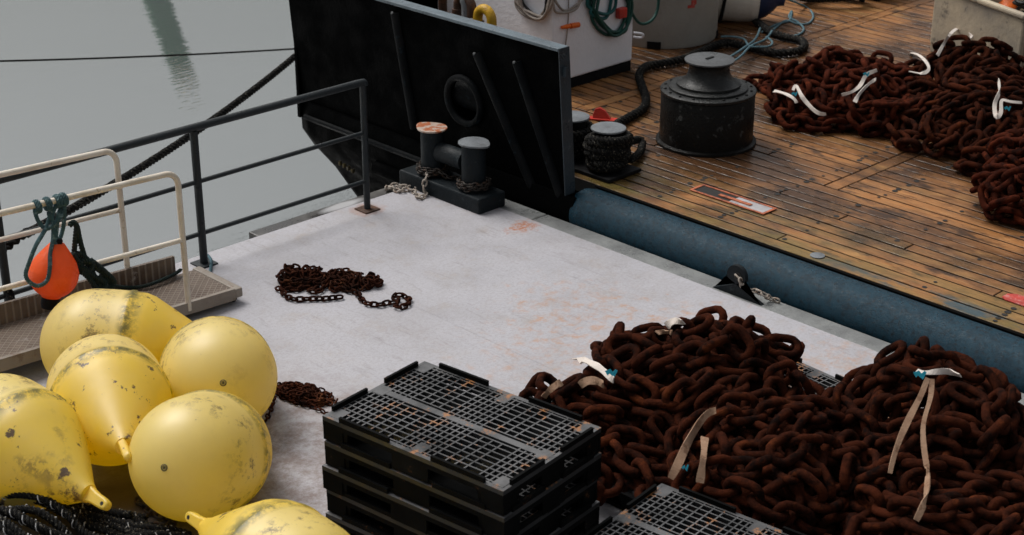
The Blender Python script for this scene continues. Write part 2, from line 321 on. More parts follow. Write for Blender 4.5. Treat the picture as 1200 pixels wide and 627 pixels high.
pont = MB().box((-6,-4,-1.9), (8.733,10.02,0)).build('pontoon', M['pontoon']); tag(pont, kind='structure')
for y0, y1 in ((-2,4.52),(4.526,8.78),(8.786,10.175)): MB().box((8.736,y0,-.5),(8.925,y1,-.006)).build('edge_beam', M['edge'], pont, bevel=.012)
MB().box((6.97,10.023,-.22),(8.733,10.175,-.012)).build('edge_beam', M['edge_dark'], pont, bevel=.012)

for a, b in (((6.98,2,.0),(6.984,10.0,.0012)),): MB().box(a, b).build('weld_seam', M['pontoon'], pont)
# ================================================================== SHIP
ZD = .2
ship = empty('fishing_vessel', (9.3,8,ZW), 'black hulled working vessel with wet plank deck moored beside the pontoon', 'vessel')
# hull: loft of level outlines, tucking in under the stern
lev = [(.17,8.99,12.2),(.05,8.955,12.22),(-.12,8.96,12.22),(-.30,9.06,12.18),(-.55,9.24,12.1),(-.85,9.36,11.93),(-1.3,9.5,11.55),(-2.0,9.9,10.8)]
vs = []
for z, x, y in lev: vs += [(x,8.55,z),(x,y-.25,z),(x+.06,y-.07,z),(x+.25,y,z),(20,y,z),(20,8.55,z)]
fs = [(i*6+j, i*6+(j+1)%6, (i+1)*6+(j+1)%6, (i+1)*6+j) for i in range(len(lev)-1) for j in range(6)]
hull = MB().add(vs, fs+[(0,1,2,3,4,5)]).build('hull', M['hull_black'], ship, 50)
MB().box((9.2,-3,-2),(20,8.54,.10)).build('hull', M['hull_black'], ship)
MB().tube([(8.948,10.3,.035),(8.945,12.0,.045)], .026, 8).build('rubbing_strake', M['ring_dark'], hull)
MB().tube([(9.0,9.0,-.2),(8.98,11.0,-.2)], .07, 12).build('fender_tube', M['hull_black'], hull, 50)
for k, (px, py, l_) in enumerate(((399,191,.05),(404,194,.04),(409,197,.05),(414,200,.035))):
    q = atx(px, py, 9.02); MB().box((9.0,q[1]-.012,q[2]-.018),(9.03,q[1]+.012,q[2]+.018)).build('painted_letter', M['gold_paint'], hull)
# bulwark: leaning plate with a round fairlead opening
BT, BB, ZT, ZB = 8.93, 9.035, 1.375, .0
bx = lambda z: BB+(BT-BB)*(z-ZB)/(ZT-ZB)
bul = MB()
FY, FZ, FR = 9.82, .70, .19
def bp(y, z, d=0): return (bx(z)+d, y, z)
def panel(y0, y1, z0, z1):
    q = [(y0,z0),(y1,z0),(y1,z1),(y0,z1)]
    bul.add([bp(y,z) for y,z in q]+[bp(y,z,.05) for y,z in q], [(0,3,2,1),(4,5,6,7),(0,1,5,4),(1,2,6,5),(2,3,7,6),(3,0,4,7)])
panel(8.66,9.5,ZB,ZT); panel(10.14,12.16,ZB,ZT); panel(9.5,10.14,ZB,.38); panel(9.5,10.14,1.02,ZT)
NS = 32; outer = []
for i in range(NS):
    a = 2*math.pi*i/NS; c, s_ = math.cos(a), math.sin(a); k = .32/max(abs(c), abs(s_)); outer.append((FY+c*k, FZ+s_*k))
inner = [(FY+FR*math.cos(2*math.pi*i/NS), FZ+FR*math.sin(2*math.pi*i/NS)) for i in range(NS)]
vs = [bp(*q) for q in outer]+[bp(*q) for q in inner]+[bp(*q,.05) for q in outer]+[bp(*q,.05) for q in inner]
fs = []
for i in range(NS):
    j = (i+1) % NS; fs += [(i,NS+i,NS+j,j),(2*NS+i,2*NS+j,3*NS+j,3*NS+i),(NS+i,3*NS+i,3*NS+j,NS+j)]
bul.add(vs, fs)
bulw = bul.build('bulwark', M['hull_black'], ship)
MB().tube([bp(FY+(FR+.012)*math.cos(a), FZ+(FR+.012)*math.sin(a), -.012) for a in np.linspace(0,2*math.pi,40,endpoint=False)], .03, 10, True).build('fairlead_ring', M['ring_dark'], bulw, True)
MB().tube([(bx(FZ)+.16,FY-.3,FZ),(bx(FZ)+.16,FY+.3,FZ)], .13, 20).build('fairlead_dark_core', M['ring_dark'], bulw, 50)  # black cylinder added behind the opening so that it shows dark
MB().box((bx(FZ)+.10,FY-.36,FZ-.36),(bx(FZ)+.30,FY-.301,FZ+.3)).box((bx(FZ)+.10,FY+.301,FZ-.36),(bx(FZ)+.30,FY+.36,FZ+.3)).box((bx(FZ)+.301,FY-.36,FZ-.36),(bx(FZ)+.33,FY+.36,FZ+.3)).build('fairlead_dark_box', M['hull_black'], bulw)  # added black box, hides the planks and keeps the opening dark
MB().box((BT-.03,8.66,ZT+.002),(BT+.09,12.2,ZT+.03)).build('cap_rail', M['cap_grey'], bulw, bevel=.006)
q = [(8.648,-.02),(8.658,-.02),(8.658,ZT+.03),(8.648,ZT+.03)]
MB().add([bp(y,z,-.03) for y,z in q]+[bp(y,z,.085) for y,z in q], [(0,3,2,1),(4,5,6,7),(0,1,5,4),(1,2,6,5),(2,3,7,6),(3,0,4,7)]).build('end_plate', M['hull_edge'], bulw)
MB().box((BT+.01,8.615,ZT-.20),(BT+.045,8.646,ZT-.12)).build('end_lug', M['hull_edge'], bulw)
for (ax, ay, bx_, by) in ((465,14,487,150),(560,62,634,246),(607,72,660,240)):
    A, B = atx(ax,ay,8.95), atx(bx_,by,9.02); A[0] = bx(A[2]); B[0] = bx(max(B[2],0))
    MB().tube([A,B], .045, 12).build('stiffener', M['ring_dark'], bulw, 50)
    A[0] -= .036; MB().lathe([(0.001,-.01),(.013,-.008),(.013,.006),(.001,.009)], 10, Matrix.Translation(Vector(A)) @ rot(math.pi, .5)).build('stiffener_glint_cap', M['capstan_top'], bulw)  # pale cap added for the glint on the rib head
MB().box((BT+.05,12.12,.0),(20,12.16,ZT)).build('stern_bulwark', M['hull_black'], ship)
# blue pipe along the ship's side
PX, PZ, PR = 9.145, .015, .205
seg = [(8.615,.55),(8.60,.8),(8.565,.95),(8.50,1.0)]
MB().tube([(PX,y,PZ-(1-k)*.06) for y,k in seg]+[(PX,8.0,PZ),(PX,-3,PZ)], [PR*k for _,k in seg]+[PR,PR], 40).build('fender_pipe', M['pipe_blue'], ship, 50)
MB().box((9.262,-3,.145),(9.292,8.58,.201)).build('pipe_seam_plate', M['caulk'], ship)
# planked deck: sub deck with every plank a piece of its own
deck = MB().box((9.296,-3,.10),(20,8.535,.1925)).box((9.10,8.537,.171),(20,12.1,.1925)).build('deck', M['caulk'], ship)
PP = (10.61-9.298)/10
def plank(x0, x1, y0, y1):
    z = ZD+random.uniform(-.002,.002); c = .003; g = .0105
    x0 += g; x1 -= g; y0 += g*.6; y1 -= g*.6
    vs = [(x0,y0,.174),(x1,y0,.174),(x1,y1,.174),(x0,y1,.174),(x0,y0,z-c),(x1,y0,z-c),(x1,y1,z-c),(x0,y1,z-c),(x0+c,y0+c,z),(x1-c,y0+c,z),(x1-c,y1-c,z),(x0+c,y1-c,z)]
    MB().add(vs, [(0,1,5,4),(1,2,6,5),(2,3,7,6),(3,0,4,7),(4,5,9,8),(5,6,10,9),(6,7,11,10),(7,4,8,11),(8,9,10,11)]).build('plank', M['wood'], deck)
CY = ((7.165,7.30),(9.96,10.095))
def run(x0, x1, ya, yb, cuts=()):
    ys = [ya]+[c for c in sorted(cuts) if ya+.3 < c < yb-.3]+[yb]
    for a, b in zip(ys[:-1], ys[1:]): plank(x0, x1, a, b)
known = {1:[6.87], 5:[6.1], 6:[6.78], 7:[7.45], 3:[5.2]}
for k in range(66):
    x0 = 9.298+k*PP; x1 = x0+PP
    lim = 3.2 if k < 10 else (4.2 if k < 25 else 5.5)
    if k < 10: run(x0, x1, lim, 12.05, known.get(k, [])+[8.9+.4*(k % 4)])
    else:
        o = random.uniform(0,1.2)
        run(x0, x1, lim, CY[0][0], []); run(x0, x1, CY[0][1], CY[1][0], [8.0+o] if k % 6 == 0 else []); run(x0, x1, CY[1][1], 12.05, [])
    if k in (12,21,33,47): pass
for ya, yb in CY:
    xa = 10.61
    for xb in (12.6,15.0,18.05): plank(xa, xb, ya, yb); xa = xb
bolts = MB()
for k in range(34):
    for j in range(12):
        for s_ in (.3,.7):
            if random.random() < .33:
                x = 9.298+(k+s_)*PP; y = 4.35+.62*j+random.uniform(-.02,.02)
                if any(a-.02 < y < b+.02 for a, b in CY) and k > 9: continue
                rr = random.uniform(.014,.026)
                bolts.add([(x+rr*math.cos(t*math.pi/4), y+rr*math.sin(t*math.pi/4), ZD+.0035) for t in range(8)], [tuple(range(8))])
tag(bolts.build('deck_bolts', M['hole'], deck), kind='stuff')
# deckhouse
dh = MB().box((10.74,10.53,.30),(11.87,13.5,2.4)).build('deckhouse', M['white_wall'], ship, bevel=.02)
MB().box((10.75,10.54,.2035),(11.86,13.5,.299)).build('base_band', M['black_rubber'], dh)
MB().tube(spline([aty(744,43,10.53)+[-.02,0,0],aty(752,44,10.48),aty(753,40,10.46),aty(744,38,10.53)+[-.02,0,0]],6), .012, 8).build('tie_handle', M['white_wall'], dh, True)
# ================================================================== SHIP'S FITTINGS
def thing_at(name, p, label, cat, group=None): return empty(name, Vector(p), label, cat, group)
c0 = at(827,165,ZD); X, Y = c0[0], c0[1]
cap = thing_at('capstan', (X,Y,ZD+.002), 'black drum capstan with flared grey top on the plank deck', 'capstan')
T = Matrix.Translation((0,0,0))
MB().lathe([(.435,0),(.435,.02),(.405,.03),(.405,.43),(.395,.445)], 48).build('base_drum', M['capstan_black'], cap, 40, local=True)
MB().lathe([(.402,.446),(.412,.452),(.412,.472),(.40,.48),(.34,.482)], 48).build('rim_ring', M['capstan_grey'], cap, 40, local=True)
MB().lathe([(.34,.483),(.34,.50),(.325,.508),(.28,.51)], 48).build('step_ring', M['capstan_grey'], cap, 40, local=True)
MB().lathe([(.275,.511),(.275,.53),(.24,.542),(.20,.575),(.18,.62),(.172,.67),(.18,.70),(.20,.715)], 48).build('warping_head', M['capstan_grey'], cap, 40, local=True)
MB().lathe([(.20,.716),(.214,.722),(.214,.734),(.20,.74),(.001,.742)], 48).build('head_plate', M['capstan_top'], cap, 40, local=True)
MB().box((-.045,-.012,.743),(.045,.012,.750)).build('lifting_slot', M['capstan_black'], cap, local=True)
for k in range(18):
    a = 2*math.pi*k/18; MB().lathe([(.012,.478),(.012,.489),(.006,.492)], 8, Matrix.Translation((.372*math.cos(a),.372*math.sin(a),0))).build('bolt', M['capstan_black'], cap, local=True)
# mooring bitts behind the bulwark end, wrapped in black rope
B2 = at(716,203,ZD); bit = thing_at('mooring_bitts', (B2[0],B2[1]+.2,ZD), 'pair of low black bitts with grey discs behind the bulwark end', 'mooring bitts')
by = [B2[1]+.04, B2[1]+.45]; bxx = B2[0]
MB().box((bxx-.2,by[0]-.2,ZD+.005),(bxx+.2,by[1]+.2,ZD+.035)).build('base_plate', M['black_rubber'], bit, bevel=.006)
for y in by:
    MB().lathe([(.115,.036),(.115,.36),(.118,.37)], 28, Matrix.Translation((bxx,y,ZD))).build('post', M['black_rubber'], bit, 40)
    MB().lathe([(.118,.371),(.145,.376),(.145,.388),(.135,.394),(.001,.395)], 28, Matrix.Translation((bxx,y,ZD))).build('head_disc', M['bollard_top'], bit, 40)
rp = MB(); turns = []
for i in range(420):
    t = i/420*7*2*math.pi; 
    turns.append((bxx+.155*math.cos(t)+.02*math.sin(3.1*t), by[0]+.155*math.sin(t)+.02*math.cos(2.3*t), ZD+.075+.255*i/420+.012*math.sin(t*1.7)))
tail = [at(733,172,.40), at(741,165,.32), at(752,165,.27), at(750,178,.25), at(738,188,.25)]
laid_rope(rp, np.vstack([turns, spline(tail,8)]), .036, .11)
tag(rp.build('wound_rope', M['rope_black'], None, True), 'black rope wound round the bitts behind the bulwark', 'rope')
rp = MB(); turns = [(bxx+.155*math.cos(t), by[1]+.155*math.sin(t), ZD+.08+.035*t/6.28) for t in np.linspace(0,6*6.28,300)]
tag(laid_rope(rp, turns, .036, .11).build('wound_rope', M['rope_black'], None, True), 'black rope wound round the bitt half hidden by the bulwark', 'rope')
q = at(705,137,ZD+.03)
cl = thing_at('red_chock', (q[0],q[1],ZD), 'small red steel bracket standing on the planks beside the bitts', 'bracket')
MB().prism([(-.08,-.02),(.12,-.02),(.03,.09),(-.02,.115),(-.06,.10),(-.08,.05)], -.02, .02).build('plate', M['red_paint'], cl, bevel=.005, local=True).rotation_euler = (math.radians(80),0,math.radians(-60))
MB().box((-.12,-.04,.006),(.14,.04,.018), Matrix.Rotation(math.radians(-60),4,'Z')).build('foot', M['red_paint'], cl, local=True)
# dark hawser lying across the deck
def deckpath(pts, z, n=10): return spline([at(x,y,z) for x,y in pts], n)
h = MB(); laid_rope(h, deckpath([(722,146),(738,137),(753,128),(757,116),(752,100),(749,88),(757,78),(778,74),(800,69),(820,61),(838,53),(854,50),(870,53),(890,58),(912,62),(934,60),(943,54),(938,47),(920,43),(903,37),(893,30),(885,24)], ZD+.045), .042, .15, 3)
tag(h.build('hawser', M['rope_black'], None, True), 'thick black plaited hawser snaking across the planks behind the capstan', 'rope')
# round grey tank
q = at(775,40,ZD); tk = thing_at('round_tank', (q[0],q[1],ZD+.004), 'round grey plastic tank standing behind the white deckhouse', 'tank')
MB().lathe([(.575,0),(.585,.03),(.585,.9),(.60,.91),(.60,.97),(.56,.98),(.56,.93),(.001,.92)], 56).build('body', M['tank_grey'], tk, 40, local=True)
for px, hw in ((767,.07),(836,.03)):
    d = at(px,56 if px == 767 else 44,ZD)[:2]-q[:2]; a = math.atan2(d[1],d[0])
    MB().box((.55,-hw,.004),(.60,hw,.075), Matrix.Rotation(a,4,'Z')).build('drain_slot', M['black_rubber'], tk, local=True)
d = atx(833,14,q[0]-.3)[:2]-q[:2]; a = math.atan2(d[1],d[0])
MB().box((.584,-.05,.42),(.589,.03,.45), Matrix.Rotation(a,4,'Z')).box((.584,-.01,.45),(.589,.05,.50), Matrix.Rotation(a,4,'Z')).build('red_mark', M['red_plate'], tk, local=True)
# white fender with blue end
q = at(862,30,ZD); q = q+HD*.16; q[2] = ZD+.285
fd = thing_at('mooring_fender', q, 'white cylindrical fender with dark blue end lying by the tank', 'fender')
R0 = rot(math.atan2(RT[1],RT[0])-.10, -.06)
MB().lathe([(.02,-.75),(.15,-.68),(.25,-.50),(.272,-.3),(.275,.05),(.262,.17),(.235,.26)], 40, R0).build('body', M['fender_white'], fd, True, local=True)
MB().lathe([(.236,.262),(.20,.34),(.13,.42),(.075,.46),(.06,.53),(.001,.54)], 32, R0).build('blue_end', M['fender_blue'], fd, 50, local=True)
st = [R0 @ Vector((.283*math.cos(a),.283*math.sin(a),-.12+.02*math.sin(a))) for a in np.linspace(0,2*math.pi,60)]
laid_rope(MB(), st, .02, .07).build('strap', M['rope_black'], fd, True, local=True)
e = Vector(q)+R0 @ Vector((0,0,.5))
# teal lines on the deck
t1 = [np.array(e)+[0,0,.03]]+[at(x,y,ZD+.012) for x,y in ((944,8),(953,18),(948,27),(935,28),(922,24),(912,30),(905,38),(918,42),(935,41),(942,34),(935,26),(925,20),(928,13),(925,24),(912,28),(899,34),(893,38))]
tag(laid_rope(MB(), spline(t1,8), .012, .05).build('mooring_line', M['rope_pale'], None, True), 'pale teal line looped on the planks from the white fender', 'rope')
for (k, pts) in enumerate([[(891,33),(885,46),(872,56),(860,64),(846,72),(840,80)], [(905,36),(897,46),(880,54),(868,66),(858,73),(843,83)]]):
    tag(laid_rope(MB(), spline([at(x,y,ZD+.115) for x,y in pts],8), .012, .05).build('mooring_line', M['rope_pale'], None, True), ['upper','lower'][k]+' of two pale lines crossing the hawser behind the capstan', 'rope')
tag(laid_rope(MB(), deckpath([(845,43),(860,43),(872,46),(878,54),(890,55),(902,54),(905,49),(898,43)], ZD+.112), .011, .05).build('mooring_line', M['rope_pale'], None, True), 'short pale line lying along the black hawser', 'rope')
# hatch plate let into the deck, red plate, disc
c = [at(x,y,ZD+.004) for x,y in ((812,226),(833,219),(913,245),(893,253))]; x0, x1, y0, y1 = 9.735, 9.915, 7.235, 7.985
hp = thing_at('deck_slot', ((x0+x1)/2,(y0+y1)/2,ZD), 'long rust rimmed slot, half open and half plated, in the planks', 'deck hatch')
z0, z1 = ZD+.0032, ZD+.012
MB().box((x0,y0,z0),(x0+.022,y1,z1)).box((x1-.022,y0,z0),(x1,y1,z1)).box((x0+.0222,y0,z0),(x1-.0222,y0+.025,z1)).box((x0+.0222,y1-.025,z0),(x1-.0222,y1,z1)).build('rim', M['rust_rim'], hp, bevel=.003)
MB().box((x0+.0225,y0+.0255,z0),(x1-.0225,7.60,z0+.004)).build('cover_plate', M['plate_light'], hp)
MB().box((x0+.0225,7.602,z0),(x1-.0225,y1-.0255,z0+.0015)).build('opening', M['hole'], hp)
MB().box((9.80,7.42,z0+.0045),(9.835,7.74,z0+.012)).build('tongue', M['rust_rim'], hp)
q = at(1190,351,ZD); tag(MB().prism([(q[0]-.07,q[1]-.25),(q[0]+.07,q[1]-.25),(q[0]+.07,q[1]+.03),(q[0]+.03,q[1]+.08),(q[0]-.04,q[1]+.08),(q[0]-.07,q[1]+.04)], ZD+.003, ZD+.010).build('deck_plate', M['red_plate']), 'worn red steel plate set in the planks at right edge', 'deck plate')
q = at(958,300,ZD); tag(MB().lathe([(.055,.0032),(.055,.007),(.05,.009),(.001,.0092)], 20, Matrix.Translation((q[0],q[1],ZD))).build('filler_cap', M['bollard_top'], None, 40), 'small round pale steel cap in the planks by blue pipe', 'filler cap')
# plastic fish tub
tub = thing_at('fish_tub', at(1140,84,ZD)+HD*.35+[0,0,.004], 'grimy beige plastic fish tub with open top behind the chain heap', 'fish tub')
A, B = at(1088,60,ZD), at(1190,103,ZD); ang = math.atan2(B[1]-A[1], B[0]-A[0]); Lt = np.linalg.norm(B-A); dep = 1.0
def tubloc(u, w_, z): p = A+(B-A)*u/Lt; n = np.array([-math.sin(ang),math.cos(ang),0]); return (p[0]+n[0]*w_, p[1]+n[1]*w_, ZD+.004+z)
def tbox(u0,u1,w0,w1,z0,z1): 
    mb = MB(); mb.add([tubloc(*t) for t in ((u0,w0,z0),(u1,w0,z0),(u1,w1,z0),(u0,w1,z0),(u0,w0,z1),(u1,w0,z1),(u1,w1,z1),(u0,w1,z1))], [(0,3,2,1),(4,5,6,7),(0,1,5,4),(1,2,6,5),(2,3,7,6),(3,0,4,7)]); return mb
TH = .66
for nm, a in (('wall',(0,Lt,0,.05,.08,TH)),('wall',(0,Lt,dep-.05,dep,.08,TH)),('wall',(0,.05,.051,dep-.051,.08,TH)),('wall',(Lt-.05,Lt,.051,dep-.051,.08,TH))): tbox(*a).build(nm, M['tub_plastic'], tub, bevel=.02)
for nm, a in (('rim',(-.02,Lt+.02,-.025,.052,TH+.001,TH+.055)),('rim',(-.02,Lt+.02,dep-.052,dep+.025,TH+.001,TH+.055)),('rim',(-.02,.052,.053,dep-.053,TH+.001,TH+.055)),('rim',(Lt-.052,Lt+.02,.053,dep-.053,TH+.001,TH+.055))): tbox(*a).build(nm, M['tub_plastic'], tub, bevel=.018)
tbox(.05,Lt-.05,.051,dep-.051,.08,.14).build('floor', M['tub_plastic'], tub)
for u in (0,Lt/2-.07,Lt-.14): tbox(u,u+.14,.02,dep-.02,0,.079).build('runner', M['tub_plastic'], tub)
def inner_coil(px, z, R, r, mat, lab, nm, cat='rope', sq=.6):
    c = np.array(tubloc(px, .45, z)); P = [(c[0]+R*(1+.1*math.sin(1.7*t))*math.cos(t), c[1]+sq*R*math.sin(t+.3), c[2]+.03*math.sin(2.3*t)+.012*t) for t in np.linspace(0,5*6.28,200)]
    tag(MB().tube(P, r, 6).build(nm, mat, None, True), lab, cat)
inner_coil(.38, TH-.07, .30, .012, M['rope_fleck'], 'white line coiled inside the fish tub', 'coiled_line')
inner_coil(.92, TH-.09, .26, .02, M['cable_black'], 'black hose coiled in the fish tub', 'coiled_hose', 'hose')
q = tubloc(.66,.4,TH-.1); fl = MB().lathe([(.02,-.18),(.09,-.12),(.11,0),(.09,.12),(.02,.18)], 20, Matrix.Translation(q) @ rot(.4,.2)).build('net_float', M['orange_plastic'], None, True); tag(fl, 'small orange float among lines in the fish tub', 'float')
# far things at the top edge
q = at(975,2,ZD+.03); P = [(q[0]+.05*math.sin(t*1.3)+.34*math.cos(t)*RT[0]+.12*math.sin(t), q[1]+.34*math.cos(t)*RT[1]+.12*math.sin(t), ZD+.05+.012*t) for t in np.linspace(0,4*6.28,160)]
tag(laid_rope(MB(), P, .035, .12).build('coiled_rope', M['rope_black'], None, True), 'black rope coiled flat at the far edge of the planks', 'rope')
q = at(1012,-6,ZD); bxf = thing_at('storage_box', (q[0],q[1],ZD+.004), 'low grey box at the far edge of the planks', 'box')
Mz = Matrix.Rotation(.1,4,'Z')
MB().box((-.2,-.32,.06),(.4,.32,.5),Mz).build('body', M['tank_grey'], bxf, bevel=.02, local=True)
for sx_ in (-.17,.30):
    for sy in (-.28,.2): MB().box((sx_,sy,0),(sx_+.08,sy+.08,.059),Mz).build('foot', M['black_rubber'], bxf, local=True)
MB().box((-.21,-.33,.501),(.41,.33,.53),Mz).build('lid', M['tank_grey'], bxf, bevel=.01, local=True)
# goosenecks between bulwark and deckhouse
def goose(px, py, top, mats, lab, bend=1):
    q = atx(px, py, 9.35); x, y = 9.35, q[1]; zt = q[2]; g = thing_at('vent_pipe', (x,y,ZD+.002), lab, 'vent pipe', None)
    MB().lathe([(.075,.003),(.075,.02),(.045,.022),(.045,zt-ZD-.10)], 16, Matrix.Translation((x,y,ZD))).build('riser', mats[0], g, 40)
    MB().lathe([(.07,-.10),(.07,-.075),(.055,-.07),(.055,-.03)], 16, Matrix.Translation((x,y,zt))).build('flange', mats[1], g, 40)
    if bend:
        P = [(x, y, zt-.029)]+[(x, y-.085+.085*math.cos(a), zt+.085*math.sin(a)) for a in np.linspace(0,math.pi,14)]+[(x,y-.17,zt-.07)]
        MB().tube(P, .042, 14).build('bend', mats[2], g, 50)
    else: MB().lathe([(.038,-.029),(.038,.1),(.05,.13),(.05,.2),(.02,.22)], 16, Matrix.Translation((x,y,zt))).build('head', mats[2], g, 40)
goose(560,20,0,(M['brown_pipe'],M['brown_pipe'],M['yellow_pipe']), 'yellow bent vent pipe behind the bulwark rail')
goose(546,20,0,(M['brown_pipe'],M['brown_pipe'],M['bright_steel']), 'bare steel vent pipe left of the yellow bend', 0)
goose(519,10,0,(M['brown_pipe'],M['brown_pipe'],M['brown_pipe']), 'leftmost brown vent pipe behind the bulwark rail', 0)
goose(537,6,0,(M['brown_pipe'],M['brown_pipe'],M['brown_pipe']), 'brown bent vent pipe left of the steel one', 1)
# hoses and cables hung on the deckhouse
def hang(name, pts_px, plane, r, mat, lab, cat, loops, seed):
    rr = random.Random(seed); P = []
    for k in range(loops):
        for px, py in pts_px:
            j = rr.uniform(-5,5); q = plane(px+j, py+rr.uniform(-4,4)); P.append(q-HD*(.025+.03*rr.random()+.02*(k%3)))
    tag(MB().tube(spline(P,7), r, 8).build(name, mat, None, True), lab, cat)
fy = lambda x,y: aty(x,y,10.53); fx = lambda x,y: atx(x,y,10.74)
hang('hose_coil', [(706,-25),(695,2),(699,20),(712,35),(728,36),(738,18),(735,-10),(720,-35)], fy, .016, M['hose_green'], 'dark green hose coiled on the white deckhouse corner', 'hose', 4, 3)
hang('hose_coil', [(700,-25),(691,0),(697,15),(708,17),(716,2),(716,-25)], fy, .016, M['hose_teal'], 'teal hose loops hanging over the dark green hose', 'hose', 2, 5)
hang('hose_coil', [(738,-25),(736,0),(747,22),(758,26),(768,10),(770,-20)], fy, .015, M['hose_green'], 'single green hose loop hanging past the deckhouse edge', 'hose', 1, 6)
hang('cable_coil', [(612,-25),(607,0),(618,16),(636,17),(648,0),(640,-25)], fx, .013, M['cable_beige'], 'beige cable coiled on the deckhouse wall', 'cable', 4, 4)
hang('cable_coil', [(611,-25),(611,6),(624,20),(638,16),(645,-25)], fx, .012, M['cable_black'], 'black cable loop under the beige cable coil', 'cable', 1, 8)
hang('cable_coil', [(640,-25),(645,0),(656,14),(672,10),(686,-10),(690,-30)], lambda x,y: fx(min(x,643),y) if x < 644 else fy(x,y), .012, M['cable_beige'], 'loose beige cable loops at the deckhouse corner', 'cable', 2, 9)
tag(MB().tube(spline([fy(666,-20)-HD*.03, fy(666,20)-HD*.02, fy(663,50)-HD*.02, fy(661,62)-HD*.02],8), .006, 6).build('pull_cord', M['cable_beige'], None, True), 'thin beige cord hanging down the deckhouse wall', 'cord')
q = fy(668,30); kn = thing_at('orange_clip', q-HD*.02, 'orange plastic clip on the white deckhouse wall', 'clip')
k0, k1 = fy(658,31)-HD*.03, fy(678,28)-HD*.03
MB().tube([k0,(k0*.7+k1*.3),(k0*.5+k1*.5)], [.014,.022,.018], 8).build('jaw', M['orange_plastic'], kn, 50); MB().tube([(k0*.49+k1*.51),k1], [.026,.026], 8).build('grip', M['orange_plastic'], kn, 50)
q = fy(725,14); tag(MB().box((q[0]-.06,10.46,q[2]-.05),(q[0]+.05,10.52,q[2]+.05)).build('red_box', M['red_paint'], None, bevel=.01), 'small red box on the deckhouse behind the hose coil', 'box')
# ================================================================== PONTOON FITTINGS
rl = empty('guard_rail', (6.34,9.86,0), 'dark painted steel guard rail with three bars along the pontoon edge', 'railing')
PXs = (7.93,6.34,4.75,3.16)
MB().tube(spline([(7.945,9.86,1.05),(7.94,9.86,1.075),(7.90,9.86,1.08)],5).tolist()+[(2.6,9.86,1.08)], .030, 12).build('top_bar', M['rail_dark'], rl, 50)
for z in (.66,.25): MB().tube([(7.92,9.86,z),(2.6,9.86,z)], .018, 10).build('mid_bar', M['rail_dark'], rl, 50)
for k, x in enumerate(PXs):
    MB().tube([(x,9.86,.012),(x,9.86,1.055)], .030 if k else .027, 12).build('post', M['rail_dark'], rl, 50)
    MB().box((x-.075,9.785,.001),(x+.075,9.935,.011)).build('base_plate', M['brown_pipe'] if k == 0 else M['rail_dark'], rl)
# gangway
gw = empty('gangway', (5.4,9.36,0), 'steel tread plate gangway with cream tube handrails at the pontoon edge', 'gangway')
def gz(x): return .12+(5.9-x)*.043
def gbox(y0,y1,d0,d1,xa=3.0,xb=6.08):
    vs = [(x,y,gz(x)+d) for x in (xa,xb) for y,d in ((y0,d0),(y1,d0),(y1,d1),(y0,d1))]
    return MB().add(vs, [(0,1,2,3),(7,6,5,4),(0,4,5,1),(1,5,6,2),(2,6,7,3),(3,7,4,0)])
m = Mat('tread_plate', (.17,.13,.10), .42, spec=.3); v = m.coord(world=True)
m.mix(m.noise(v, 3, 7, .7, .4, .65), (.08,.052,.038)); m.mix(m.math('MULTIPLY', m.noise(v, 2.2, 7, .7, .58, .62), .7), (.42,.40,.39))
def checker(m, v):
    a = m.n('ShaderNodeMapping'); a.inputs['Rotation'].default_value = (0,0,math.radians(45)); a.inputs['Scale'].default_value = (26,26,26); m.l(v, a.inputs['Vector'])
    s = m.n('ShaderNodeSeparateXYZ'); m.l(a.outputs[0], s.inputs[0])
    fx_ = m.math('FRACT', s.outputs[0], 0); fy_ = m.math('FRACT', s.outputs[1], 0)
    ex = m.ramp(m.math('ABSOLUTE', m.math('SUBTRACT', fx_, .5), 0), .36, .46); ey = m.ramp(m.math('ABSOLUTE', m.math('SUBTRACT', fy_, .5), 0), .36, .46)
    return m.math('MAXIMUM', ex, ey)
ck = checker(m, v); m.mix(m.math('MULTIPLY', ck, .45), (.38,.33,.28)); m.bump(ck, .004); M['tread'] = m.m
gbox(9.125,9.60,-.03,0).build('walkway_plate', M['tread'], gw)
gbox(9.09,9.122,-.075,.012,3.0,6.085).build('side_beam', M['gangway_steel'], gw)
gbox(9.603,9.63,-.075,.145,3.0,5.93).build('toe_board', M['tread'], gw)
MB().box((6.083,9.0905,.045),(6.15,9.63,.118)).build('end_beam', M['gangway_steel'], gw, bevel=.012)
for y in (9.14,9.56): MB().tube([(6.10,y,.0305),(6.10,y+.05,.0305)], .03, 16).build('wheel', M['black_rubber'], gw, 50)
def handrail(Y, xe, ztop, zmid, xl):
    sl = lambda x, z: z+(xe-x)*.043
    P = [(xe,Y,gz(xe)-.05)]+[(xe,Y,ztop-.10)]+[(xe-.10+.10*math.cos(a),Y,ztop-.10+.10*math.sin(a)) for a in np.linspace(0,math.pi/2,8)][1:]+[(xl,Y,sl(xl,ztop))]
    h = MB().tube(P, .021, 12).build('handrail', M['cream_tube'], gw, 50)
    MB().tube([(xe-.015,Y,zmid),(xl,Y,sl(xl,zmid))], .018, 10).build('mid_rail', M['cream_tube'], h, 50)
    for x in (3.9,): MB().tube([(x,Y,gz(x)-.05),(x,Y,sl(x,ztop))], .02, 10).build('stanchion', M['cream_tube'], h, 50)
handrail(9.105,5.70,1.11,.61,2.6); handrail(9.645,5.565,1.165,.715,2.6)
